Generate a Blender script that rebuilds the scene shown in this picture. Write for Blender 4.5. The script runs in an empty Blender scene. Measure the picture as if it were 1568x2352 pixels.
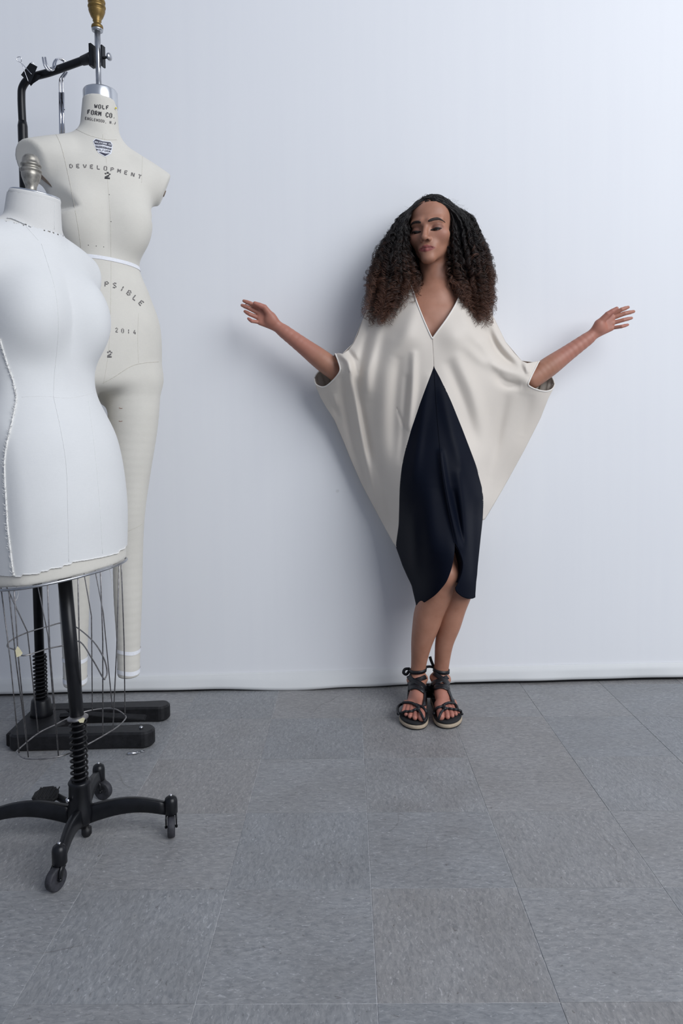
import bpy, bmesh, math, random
import numpy as np
from mathutils import Vector, Matrix
from mathutils.bvhtree import BVHTree

random.seed(7)
RNG = np.random.default_rng(7)
SC = bpy.context.scene
COL = SC.collection

# ------------------------------------------------------------------ camera
# solved from the floor tile grid (12 inch tiles) and the stand's verticals
IW, IH = 1568, 2352
F = 1642.14; PIT = .0482914; ROLL = -.0107408; GY = -.00798364; H0 = .945417; CY = IH/2-91.304
TILE_X0, TILE_D, TILE = -.263755, 2.066808, .3048
WA = .04663167; DCAM = 2.66539817
def _basis(yaw):
    cp, sp, cy, sy = math.cos(PIT), math.sin(PIT), math.cos(yaw), math.sin(yaw)
    fwd = np.array([sy*cp, cy*cp, -sp]); right = np.array([cy, -sy, 0]); up = np.cross(right, fwd)
    cr, sr = math.cos(ROLL), math.sin(ROLL)
    return fwd, cr*right+sr*up, -sr*right+cr*up
FWD, RGT, UPV = _basis(GY+WA)
CAM = np.array([0, -DCAM, H0])
def ray(px, py): return FWD*F+RGT*(px-IW/2)-UPV*(py-CY)
def at(px, py, Y):
    d = ray(px, py); return CAM+d*((Y-CAM[1])/d[1])
def atz(px, py, Z=0.):
    d = ray(px, py); return CAM+d*((Z-CAM[2])/d[2])
cd = bpy.data.cameras.new('camera'); cam = bpy.data.objects.new('camera', cd); COL.objects.link(cam)
cd.sensor_fit = 'VERTICAL'; cd.sensor_height = 36; cd.sensor_width = 24; cd.lens = F/IH*36; cd.shift_y = -91.304/IH
cd.clip_start = .05
cam.matrix_world = Matrix([[RGT[0], UPV[0], -FWD[0], CAM[0]], [RGT[1], UPV[1], -FWD[1], CAM[1]], [RGT[2], UPV[2], -FWD[2], CAM[2]], [0, 0, 0, 1]])
SC.camera = cam

# ------------------------------------------------------------------ light
SC.view_settings.view_transform = 'Standard'; SC.view_settings.look = 'None'
SC.view_settings.gamma = 1; SC.view_settings.use_curve_mapping = False
SC.view_settings.exposure = 0.0
wd = bpy.data.worlds.new('world'); SC.world = wd; wd.use_nodes = True
bg = wd.node_tree.nodes['Background']; bg.inputs[0].default_value = (.62, .72, .95, 1); bg.inputs[1].default_value = .31
def area(name, loc, target, sx, sy, power, col):
    l = bpy.data.lights.new(name, 'AREA'); l.shape = 'RECTANGLE'; l.size = sx; l.size_y = sy; l.energy = power; l.color = col
    o = bpy.data.objects.new(name, l); COL.objects.link(o); o.location = loc
    o.rotation_euler = (Vector(target)-Vector(loc)).to_track_quat('-Z', 'Y').to_euler(); return o
area('window_light', (4.1, -5.0, 4.2), (.2, 0, 1.0), 5.0, 5.0, 448, (.95, .97, 1.0))

# ------------------------------------------------------------------ helpers
def tag(o, label=None, cat=None, group=None, kind=None):
    if label: o['label'] = label
    if cat: o['category'] = cat
    if group: o['group'] = group
    if kind: o['kind'] = kind
    return o
def empty(name, loc=(0, 0, 0)):
    o = bpy.data.objects.new(name, None); COL.objects.link(o); o.location = loc; o.empty_display_size = .05; return o
def mesh_obj(name, V, Fc, mt, parent=None, smooth=True, kind=None):
    me = bpy.data.meshes.new(name)
    V = np.asarray(V, np.float32)
    if isinstance(Fc, np.ndarray):
        n, k = Fc.shape
        me.vertices.add(len(V)); me.vertices.foreach_set('co', V.ravel())
        me.loops.add(n*k); me.loops.foreach_set('vertex_index', Fc.astype(np.int32).ravel())
        me.polygons.add(n); me.polygons.foreach_set('loop_start', np.arange(0, n*k, k, dtype=np.int32))
        me.update(calc_edges=True); me.validate()
    else:
        me.from_pydata([tuple(map(float, v)) for v in V], [], [tuple(map(int, f)) for f in Fc]); me.update()
    if smooth and len(me.polygons): me.polygons.foreach_set('use_smooth', np.ones(len(me.polygons), bool))
    if mt is not None: me.materials.append(mt)
    o = bpy.data.objects.new(name, me); COL.objects.link(o)
    if parent is not None:
        o.parent = parent; o.matrix_parent_inverse = world_of(parent).inverted()
    if kind: o['kind'] = kind
    return o
def world_of(o):
    m = Matrix.Translation(o.location)@o.rotation_euler.to_matrix().to_4x4()
    return world_of(o.parent)@o.matrix_parent_inverse@m if o.parent else m
class MB:
    def __init__(s): s.V = []; s.F = []
    def add(s, V, Fc):
        n = len(s.V); s.V += [tuple(v) for v in V]; s.F += [tuple(int(i)+n for i in f) for f in Fc]; return s
    def build(s, name, mt, parent=None, smooth=True, kind=None): return mesh_obj(name, s.V, s.F, mt, parent, smooth, kind)
def smooth_path(P, n=8, closed=False):
    P = [np.asarray(p, float) for p in P]; out = []; m = len(P)
    for i in range(m if closed else m-1):
        if closed: p0, p1, p2, p3 = P[i-1], P[i], P[(i+1) % m], P[(i+2) % m]
        else: p0, p1, p2, p3 = P[max(i-1, 0)], P[i], P[i+1], P[min(i+2, m-1)]
        for k in range(n):
            t = k/n; out.append(.5*((2*p1)+(-p0+p2)*t+(2*p0-5*p1+4*p2-p3)*t*t+(-p0+3*p1-3*p2+p3)*t**3))
    if not closed: out.append(P[-1])
    return np.array(out)
def tube(P, r, sides=8, closed=False, cap=True, flat=1., nrm=None):
    """a tube along P; r number or list; flat<1 squeezes along nrm (list of normals)"""
    P = np.asarray(P, float); n = len(P); r = np.broadcast_to(np.asarray(r, float), (n,))
    T = np.zeros_like(P)
    if closed: T = np.roll(P, -1, 0)-np.roll(P, 1, 0)
    else: T[1:-1] = P[2:]-P[:-2]; T[0] = P[1]-P[0]; T[-1] = P[-1]-P[-2]
    T /= np.maximum(np.linalg.norm(T, axis=1, keepdims=True), 1e-9)
    V = []; Fc = []
    N = None
    for i in range(n):
        if nrm is not None: N = np.asarray(nrm[i], float)
        elif N is None:
            N = np.cross(T[i], [0, 0, 1.]);
            if np.linalg.norm(N) < .1: N = np.cross(T[i], [1., 0, 0])
        N = N-T[i]*(N@T[i]); N /= max(np.linalg.norm(N), 1e-9); B = np.cross(T[i], N)
        for k in range(sides):
            a = 2*math.pi*k/sides; V.append(P[i]+r[i]*(math.cos(a)*N*flat+math.sin(a)*B))
    m = n if closed else n-1
    for i in range(m):
        j = (i+1) % n
        for k in range(sides): Fc.append((i*sides+k, i*sides+(k+1) % sides, j*sides+(k+1) % sides, j*sides+k))
    if cap and not closed:
        Fc.append(tuple(range(sides))[::-1]); Fc.append(tuple((n-1)*sides+k for k in range(sides)))
    return V, Fc
def lathe(prof, c=(0, 0, 0), ax=(0, 0, 1), n=24, caps=True):
    ax = Vector(ax).normalized(); q = Vector((0, 0, 1)).rotation_difference(ax); V = []; Fc = []
    for r, z in prof:
        for k in range(n):
            a = 2*math.pi*k/n; V.append(np.array(q@Vector((r*math.cos(a), r*math.sin(a), z)))+np.asarray(c, float))
    for i in range(len(prof)-1):
        for k in range(n): Fc.append((i*n+k, i*n+(k+1) % n, (i+1)*n+(k+1) % n, (i+1)*n+k))
    if caps: Fc.append(tuple(range(n))[::-1]); Fc.append(tuple((len(prof)-1)*n+k for k in range(n)))
    return V, Fc
def prism(poly, z0, z1, bev=.004):
    """poly in xy (counter-clockwise) -> bevelled slab"""
    poly = np.asarray(poly, float); n = len(poly); c = poly.mean(0)
    d = np.roll(poly, -1, 0)-np.roll(poly, 1, 0); nn = np.stack([d[:, 1], -d[:, 0]], 1); nn /= np.maximum(np.linalg.norm(nn, axis=1, keepdims=True), 1e-9)
    ins = poly-nn*bev; V = []; Fc = []
    for pp, z in ((ins, z0), (poly, z0+bev), (poly, z1-bev), (ins, z1)): V += [(x, y, z) for x, y in pp]
    for i in range(3):
        for k in range(n): Fc.append((i*n+k, i*n+(k+1) % n, (i+1)*n+(k+1) % n, (i+1)*n+k))
    Fc.append(tuple(range(n))[::-1]); Fc.append(tuple(3*n+k for k in range(n))); return V, Fc
def box(c, s, R=None, bev=.0):
    c = np.asarray(c, float); s = np.asarray(s, float)/2; V = []
    for x in (-1, 1):
        for y in (-1, 1):
            for z in (-1, 1):
                v = np.array([x, y, z])*s; V.append(c+(R@v if R is not None else v))
    return V, [(0, 1, 3, 2), (4, 6, 7, 5), (0, 4, 5, 1), (2, 3, 7, 6), (0, 2, 6, 4), (1, 5, 7, 3)]
def bvh_of(o):
    me = o.data; V = np.empty(len(me.vertices)*3, np.float32); me.vertices.foreach_get('co', V)
    return BVHTree.FromPolygons(V.reshape(-1, 3).tolist(), [tuple(p.vertices) for p in me.polygons])
def hit(bvh, px, py, off=0.):
    """surface point of a built mesh where the sight line through a photo pixel meets it"""
    d = Vector(ray(px, py)).normalized(); l, n, i, t = bvh.ray_cast(Vector(CAM), d)
    if l is None: return None
    if n.dot(d) > 0: n = -n
    return np.array(l+n*off), np.array(n)
def proj(P):
    d = np.asarray(P, float)-CAM; z = d@FWD; return np.stack([IW/2+F*(d@RGT)/z, CY-F*(d@UPV)/z], -1)
def atp(px, py, p0, nrm):
    d = ray(px, py); return CAM+d*(((np.asarray(p0)-CAM)@nrm)/(d@nrm))
def near(bvh, p, off=0.):
    l, n, i, t = bvh.find_nearest(Vector(p))
    return np.array(l+n*off), np.array(n)

# ------------------------------------------------------------------ materials
def nodes_mat(name):
    m = bpy.data.materials.new(name); m.use_nodes = True; nt = m.node_tree
    return m, nt, nt.nodes['Principled BSDF']
def ramp(nt, fac, stops):
    r = nt.nodes.new('ShaderNodeValToRGB'); e = r.color_ramp.elements
    while len(e) < len(stops): e.new(.5)
    for k, (p, c) in enumerate(stops): e[k].position = p; e[k].color = (*c, 1)
    nt.links.new(fac, r.inputs[0]); return r.outputs[0]
def noise(nt, scale, detail=3, vec=None, rough=.55, dist=0.):
    n = nt.nodes.new('ShaderNodeTexNoise'); n.inputs['Scale'].default_value = scale; n.inputs['Detail'].default_value = detail
    n.inputs['Roughness'].default_value = rough; n.inputs['Distortion'].default_value = dist
    if vec is not None: nt.links.new(vec, n.inputs['Vector'])
    return n.outputs['Fac']
def coords(nt, kind='Object', scale=(1, 1, 1), rot=(0, 0, 0)):
    t = nt.nodes.new('ShaderNodeTexCoord'); mp = nt.nodes.new('ShaderNodeMapping'); mp.inputs['Scale'].default_value = scale; mp.inputs['Rotation'].default_value = rot
    nt.links.new(t.outputs[kind], mp.inputs[0]); return mp.outputs[0]
def bump(nt, b, h, strength=.3, dist=.001):
    n = nt.nodes.new('ShaderNodeBump'); n.inputs['Strength'].default_value = strength; n.inputs['Distance'].default_value = dist
    nt.links.new(h, n.inputs['Height']); nt.links.new(n.outputs[0], b.inputs['Normal'])
def mixc(nt, f, a, b, mode='MIX'):
    m = nt.nodes.new('ShaderNodeMix'); m.data_type = 'RGBA'; m.blend_type = mode
    for i, v in ((0, f), (6, a), (7, b)):
        if isinstance(v, (int, float)): m.inputs[i].default_value = v
        elif isinstance(v, tuple): m.inputs[i].default_value = (*v, 1)
        else: nt.links.new(v, m.inputs[i])
    return m.outputs[2]
def simple(name, col, rough=.5, metal=0., var=.12, scale=40., bmp=0., spec=.5, sheen=0., coat=0.):
    m, nt, b = nodes_mat(name); v = coords(nt)
    f = noise(nt, scale, 4, v); lo = tuple(c*(1-var) for c in col); hi = tuple(min(1, c*(1+var)) for c in col)
    nt.links.new(ramp(nt, f, [(.3, lo), (.7, hi)]), b.inputs['Base Color'])
    b.inputs['Roughness'].default_value = rough; b.inputs['Metallic'].default_value = metal; b.inputs['Specular IOR Level'].default_value = spec
    if sheen: b.inputs['Sheen Weight'].default_value = sheen
    if coat: b.inputs['Coat Weight'].default_value = coat; b.inputs['Coat Roughness'].default_value = .15
    if bmp: bump(nt, b, f, bmp, .0008)
    return m
def cloth_mat(name, col, rough=.8, weave=1400., var=.05, stain=.06, wb=.25):
    m, nt, b = nodes_mat(name)
    big = noise(nt, 7, 3, coords(nt)); th = noise(nt, 1, 2, coords(nt, scale=(weave, weave, weave*.06))); tv = noise(nt, 1, 2, coords(nt, scale=(weave*.06, weave*.06, weave)))
    c1 = ramp(nt, big, [(.3, tuple(c*(1-stain) for c in col)), (.7, tuple(min(1, c*(1+stain*.4)) for c in col))])
    add = nt.nodes.new('ShaderNodeMath'); nt.links.new(th, add.inputs[0]); nt.links.new(tv, add.inputs[1])
    half = nt.nodes.new('ShaderNodeMath'); half.operation = 'MULTIPLY'; half.inputs[1].default_value = .5; nt.links.new(add.outputs[0], half.inputs[0])
    c2 = ramp(nt, half.outputs[0], [(.3, (1-var,)*3), (.7, (1, 1, 1))])
    nt.links.new(mixc(nt, 1., c1, c2, 'MULTIPLY'), b.inputs['Base Color'])
    b.inputs['Roughness'].default_value = rough; b.inputs['Specular IOR Level'].default_value = .25; b.inputs['Sheen Weight'].default_value = .15
    bump(nt, b, half.outputs[0], wb, .0004); return m
M = {}
M['black'] = simple('black_enamel', (.0065, .007, .009), .34, 0, .35, 30, .12, .35)
M['black_worn'] = simple('worn_black_iron', (.009, .009, .0105), .5, 0, .5, 60, .3, .35)
M['chrome'] = simple('chrome', (.72, .72, .75), .16, 1, .06, 20)
M['steel'] = simple('dull_steel', (.50, .51, .53), .33, 1, .15, 60)
M['wire'] = simple('grey_wire', (.30, .29, .29), .42, .9, .35, 90, .2)
M['zinc'] = simple('spun_zinc', (.66, .68, .71), .30, .9, .05, 12)
M['brass'] = simple('aged_brass', (.24, .155, .05), .42, .7, .3, 60, .25)
M['pewter'] = simple('aged_pewter', (.34, .32, .28), .42, .75, .4, 70, .4)
M['linen'] = cloth_mat('unbleached_linen', (.70, .672, .605), .85, 1500, .08, .07)
M['muslin'] = cloth_mat('white_muslin', (.72, .725, .72), .88, 1600, .06, .035)
M['muslin_raw'] = cloth_mat('raw_muslin', (.70, .69, .665), .9, 1600, .06, .05)  # slightly darker, warmer muslin for neck cover and band
M['tape'] = simple('white_twill_tape', (.83, .84, .87), .75, 0, .05, 200)
M['brown'] = simple('brown_board', (.22, .17, .13), .7, 0, .15, 60)
M['ink'] = simple('stencil_ink', (.05, .048, .05), .8, 0, .5, 300)
M['ink_faint'] = simple('faded_stencil_ink', (.16, .15, .145), .85, 0, .4, 300)
M['seam'] = simple('seam_thread', (.55, .52, .45), .9, 0, .2, 200)
M['seam_light'] = simple('muslin_seam', (.70, .70, .69), .9, 0, .1, 200)
M['rubber'] = simple('black_rubber', (.014, .014, .015), .7, 0, .3, 50, .2)
M['tread'] = simple('scuffed_wheel_tread', (.028, .028, .034), .65, 0, .4, 90, .3)
M['yellowed'] = simple('yellowed_masking_tape', (.70, .64, .42), .7, 0, .12, 60, .3)
M['thread'] = simple('white_thread', (.80, .79, .76), .9, 0, .1, 100)
M['gap'] = simple('painted_gap_shade', (.01, .01, .012), .9, 0, .2, 20)  # near-black colour stands in for the shade under the wall

# ------------------------------------------------------------------ implicit surfaces
def surfnet(f, lo, hi, h, B=8, lip=1.35, chunk=96):
    """sparse surface nets: f takes (N,3) -> (N,); returns vertices, quads"""
    lo = np.asarray(lo, float); nb = np.ceil((np.asarray(hi)-lo)/(B*h)).astype(int)
    gx = [np.arange(k) for k in nb]; I = np.stack(np.meshgrid(*gx, indexing='ij'), -1).reshape(-1, 3)
    cen = lo+(I+.5)*B*h
    fc = np.concatenate([f(cen[i:i+20000]) for i in range(0, len(cen), 20000)])
    keep = np.abs(fc) < B*h*.87*lip+2*h
    I = I[keep]; G = I//4; I = I[np.lexsort((G[:, 2], G[:, 1], G[:, 0]))]
    S = int(nb.max()*B+2)
    loc = np.stack(np.meshgrid(*[np.arange(B+1)]*3, indexing='ij'), -1)
    cid = []; cv = []; edges = []
    e12 = [((0, 0, 0), (1, 0, 0)), ((0, 1, 0), (1, 1, 0)), ((0, 0, 1), (1, 0, 1)), ((0, 1, 1), (1, 1, 1)), ((0, 0, 0), (0, 1, 0)), ((1, 0, 0), (1, 1, 0)), ((0, 0, 1), (0, 1, 1)), ((1, 0, 1), (1, 1, 1)), ((0, 0, 0), (0, 0, 1)), ((1, 0, 0), (1, 0, 1)), ((0, 1, 0), (0, 1, 1)), ((1, 1, 0), (1, 1, 1))]
    for i in range(0, len(I), chunk):
        J = I[i:i+chunk]*B
        idx = J[:, None, None, None, :]+loc[None]
        val = f((lo+idx*h).reshape(-1, 3)).reshape(len(J), B+1, B+1, B+1)
        ins = val < 0
        g = lambda o, A: A[:, o[0]:o[0]+B, o[1]:o[1]+B, o[2]:o[2]+B]
        cnt = sum(g(o, ins).astype(np.int8) for o in [(a, b, c) for a in (0, 1) for b in (0, 1) for c in (0, 1)])
        act = (cnt > 0) & (cnt < 8)
        if not act.any(): continue
        acc = np.zeros((int(act.sum()), 3)); num = np.zeros(len(acc))
        for o1, o2 in e12:
            v1 = g(o1, val)[act]; v2 = g(o2, val)[act]; cr = (v1 < 0) != (v2 < 0)
            t = np.where(cr, v1/np.where(cr, v1-v2, 1), 0)
            acc += np.where(cr[:, None], np.array(o1)+t[:, None]*(np.array(o2)-np.array(o1)), 0); num += cr
        ci = g((0, 0, 0), idx)[act]
        cid.append((ci[:, 0]*S+ci[:, 1])*S+ci[:, 2]); cv.append(lo+(ci+acc/num[:, None])*h)
        for ax in range(3):
            o = [0, 0, 0]; o[ax] = 1
            a = g((0, 0, 0), ins); b = g(tuple(o), ins); ch = a != b
            if ch.any():
                p = g((0, 0, 0), idx)[ch]; edges.append((ax, p, a[ch]))
    cid = np.concatenate(cid); cv = np.concatenate(cv); order = np.argsort(cid); cid = cid[order]; cv = cv[order]
    Q = []
    for ax, p, a in edges:
        u = [0, 0, 0]; w = [0, 0, 0]; u[(ax+1) % 3] = 1; w[(ax+2) % 3] = 1; u = np.array(u); w = np.array(w)
        q = [p-u-w, p-w, p, p-u]
        ids = [(k[:, 0]*S+k[:, 1])*S+k[:, 2] for k in q]
        pos = [np.clip(np.searchsorted(cid, k), 0, len(cid)-1) for k in ids]
        ok = np.all([cid[pp] == k for pp, k in zip(pos, ids)], 0)
        quad = np.stack(pos, 1)[ok]; aa = a[ok]
        quad[~aa] = quad[~aa][:, ::-1]; Q.append(quad)
    return cv, np.concatenate(Q)
def smin(a, b, k):
    if k <= 0: return np.minimum(a, b)
    h = np.clip(.5+.5*(b-a)/k, 0, 1); return b+(a-b)*h-k*h*(1-h)
def smax(a, b, k): return -smin(-a, -b, k)
def d_cone(p, a, b, ra, rb):
    a = np.asarray(a, float); ab = np.asarray(b, float)-a; l2 = ab@ab; q = p-a; m = q@ab; t = np.clip(m/l2, 0, 1)
    return np.sqrt(np.maximum(np.einsum('ij,ij->i', q, q)-t*(2*m-t*l2), 0))-(ra+(rb-ra)*t)
def d_ell(p, c, r, R=None):
    q = p-np.asarray(c, float)
    if R is not None: q = q@R
    q = q/np.asarray(r, float); k0 = np.sqrt(np.einsum('ij,ij->i', q, q)); q /= np.asarray(r, float); k1 = np.sqrt(np.einsum('ij,ij->i', q, q))
    return k0*(k0-1)/np.maximum(k1, 1e-6)
def table(zs, vals):
    zs = np.asarray(zs, float); P = smooth_path(np.stack([zs]+[np.asarray(v, float) for v in vals], 1), 10); o = np.argsort(P[:, 0]); P = P[o]
    return lambda z: [np.interp(z, P[:, 0], P[:, k+1]) for k in range(len(vals))]

# ------------------------------------------------------------------ setting
def tile_mat():
    m, nt, b = nodes_mat('vinyl_tile')
    oi = nt.nodes.new('ShaderNodeObjectInfo')
    tc = nt.nodes.new('ShaderNodeTexCoord')
    off = nt.nodes.new('ShaderNodeVectorMath'); off.operation = 'SCALE'; off.inputs[3].default_value = 37.
    nt.links.new(oi.outputs['Location'], off.inputs[0])
    def vec(s):
        mp = nt.nodes.new('ShaderNodeMapping'); mp.inputs['Scale'].default_value = s; nt.links.new(tc.outputs['Object'], mp.inputs[0])
        a = nt.nodes.new('ShaderNodeVectorMath'); nt.links.new(mp.outputs[0], a.inputs[0]); nt.links.new(off.outputs[0], a.inputs[1]); return a.outputs[0]
    f1 = noise(nt, 1, 4, vec((55, 130, 60)), .65, .8); f2 = noise(nt, 1, 3, vec((75, 170, 60)), .6, 1.2); f3 = noise(nt, 1, 3, vec((5, 6, 5)))
    c = ramp(nt, f1, [(.30, (.205, .212, .222)), (.5, (.275, .279, .286)), (.70, (.345, .345, .346))])
    c = mixc(nt, ramp(nt, f2, [(.60, (0, 0, 0)), (.70, (1, 1, 1))]), c, (.43, .43, .44))
    c = mixc(nt, ramp(nt, f2, [(.27, (1, 1, 1)), (.36, (0, 0, 0))]), c, (.15, .145, .145))
    tint = ramp(nt, oi.outputs['Random'], [(0, (.91, .93, .95)), (.5, (1, 1, 1)), (1, (1.0, .975, .955))])
    c = mixc(nt, 1., c, tint, 'MULTIPLY')
    c = mixc(nt, 1., c, ramp(nt, f3, [(.3, (.84, .83, .82)), (.65, (1, 1, 1))]), 'MULTIPLY')
    ge = nt.nodes.new('ShaderNodeNewGeometry'); wp = nt.nodes.new('ShaderNodeVectorMath'); wn = nt.nodes.new('ShaderNodeTexNoise'); wn.inputs['Scale'].default_value = 3.; nt.links.new(ge.outputs['Position'], wn.inputs['Vector'])
    wm = nt.nodes.new('ShaderNodeVectorMath'); wm.operation = 'SCALE'; wm.inputs[3].default_value = .35; nt.links.new(wn.outputs['Color'], wm.inputs[0]); nt.links.new(ge.outputs['Position'], wp.inputs[0]); nt.links.new(wm.outputs[0], wp.inputs[1])
    vo = nt.nodes.new('ShaderNodeTexVoronoi'); vo.feature = 'DISTANCE_TO_EDGE'; vo.inputs['Scale'].default_value = 2.6; nt.links.new(wp.outputs[0], vo.inputs['Vector'])
    sc_ = ramp(nt, vo.outputs[0], [(.0018, (1, 1, 1)), (.0050, (0, 0, 0))]); mk = ramp(nt, noise(nt, 2.3, 2, ge.outputs['Position']), [(.52, (0, 0, 0)), (.62, (.55,)*3)])
    c = mixc(nt, mixc(nt, 1., sc_, mk, 'MULTIPLY'), c, (.10, .095, .09))
    nt.links.new(c, b.inputs['Base Color']); b.inputs['Specular IOR Level'].default_value = .4
    nt.links.new(ramp(nt, f3, [(.3, (.42,)*3), (.7, (.58,)*3)]), b.inputs['Roughness'])
    bump(nt, b, f1, .12, .0006); return m
M['tile'] = tile_mat()
M['grout'] = simple('tile_seam', (.52, .52, .53), .9, 0, .35, 60)
def wall_mat(name, col, var=.02):
    m, nt, b = nodes_mat(name)
    a = noise(nt, 1.1, 3, coords(nt)); s = noise(nt, 1, 3, coords(nt, scale=(22.0, 22., .8))); fine = noise(nt, 260, 2, coords(nt))
    c = ramp(nt, a, [(.3, tuple(k*(1-var) for k in col)), (.7, col)])
    c = mixc(nt, 1., c, ramp(nt, s, [(.25, (.985, .985, .99)), (.6, (1, 1, 1))]), 'MULTIPLY')
    sp = noise(nt, 17, 1, coords(nt)); c = mixc(nt, ramp(nt, sp, [(.80, (0, 0, 0)), (.83, (.25,)*3)]), c, (.4, .38, .36))
    nt.links.new(c, b.inputs['Base Color']); b.inputs['Roughness'].default_value = .55; b.inputs['Specular IOR Level'].default_value = .3
    bump(nt, b, fine, .06, .0005); return m
M['wall'] = wall_mat('white_wall_paint', (.80, .81, .83)); M['base'] = wall_mat('skirting_paint', (.70, .71, .71), .04)

fl = mesh_obj('floor', *box((0, -1.3, -.0092), (7.5, 5.4, .016)), M['grout'], smooth=False); tag(fl, kind='structure')
half = TILE/2-.0007; bv = .0004
tv = [(-half, -half, -.0014), (half, -half, -.0014), (half, half, -.0014), (-half, half, -.0014)]
tv += [(x, y, -bv) for x, y, _ in tv[:4]]; tv += [(x*(1-bv/half), y*(1-bv/half), 0) for x, y, _ in tv[:4]]
tf = [(i+4*k, (i+1) % 4+4*k, (i+1) % 4+4*k+4, i+4*k+4) for k in (0, 1) for i in range(4)]+[(8, 9, 10, 11)]
tile0 = None
for i in range(-8, 9):
    for j in range(-3, 8):
        gx = TILE_X0+(i+.5)*TILE; gy = TILE_D-(j+.5)*TILE
        x = math.cos(WA)*gx+math.sin(WA)*gy; y = -math.sin(WA)*gx+math.cos(WA)*gy-DCAM
        if y > .17: continue
        if tile0 is None: o = tile0 = mesh_obj('floor_tile', tv, tf, M['tile'], fl, smooth=False)
        else:
            o = tile0.copy(); COL.objects.link(o); o.parent = fl
        q = (i+j) % 2
        if random.random() < .12: q = 1-q
        o.location = (x, y, random.uniform(-.0003, .0002)); o.rotation_euler = (random.uniform(-.0008, .0008), random.uniform(-.0008, .0008), -WA+q*math.pi/2+math.pi*random.randint(0, 1))

wl = mesh_obj('wall_back', *box((0, .06, 1.79), (7.5, .12, 3.5)), M['wall'], smooth=False); tag(wl, kind='structure')
# skirting: a thin painted canvas strip, hanging a little proud, its lower edge wavy where it sags to the floor
def skirt():
    V = []; Fc = []; xs = np.linspace(-3.7, 3.7, 500); prof = [(.062, -.0005), (.060, -.006), (.030, -.0075), (.012, -.011), (0, -.012), (0, -.004)]
    for x in xs:
        px = 784+x*615
        g = .011 if x < .52 else .013
        g -= .010*math.exp(-((px-720)/95.)**2)+.004*math.exp(-((px-905)/50.)**2)
        sag = math.exp(-((px-740)/150.)**2)
        n1 = .0015*math.sin(x*9.1)+.001*math.sin(x*23+1)
        for k, (z, y) in enumerate(prof):
            zz = g+z if k >= 2 else z+.004+.002*math.sin(x*2.1)
            V.append((x, y-(.012*sag+n1*1.5)*(k in (3, 4))-.004*sag*(k == 2)+(-.001 if x < .52 and k > 1 else 0), max(zz, .0004)))
    n = len(prof)
    for i in range(len(xs)-1):
        for k in range(n-1): Fc.append((i*n+k, i*n+k+1, (i+1)*n+k+1, (i+1)*n+k))
    return mesh_obj('baseboard_back', V, Fc, M['base'])
sk = skirt(); tag(sk, kind='structure')
gp = mesh_obj('gap_shade_strip_1', *box((0, .03, .02), (7.5, .05, .045)), M['gap'], smooth=False); tag(gp, kind='structure')  # added dark strip: shade of the gap below the wall, as colour
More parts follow.
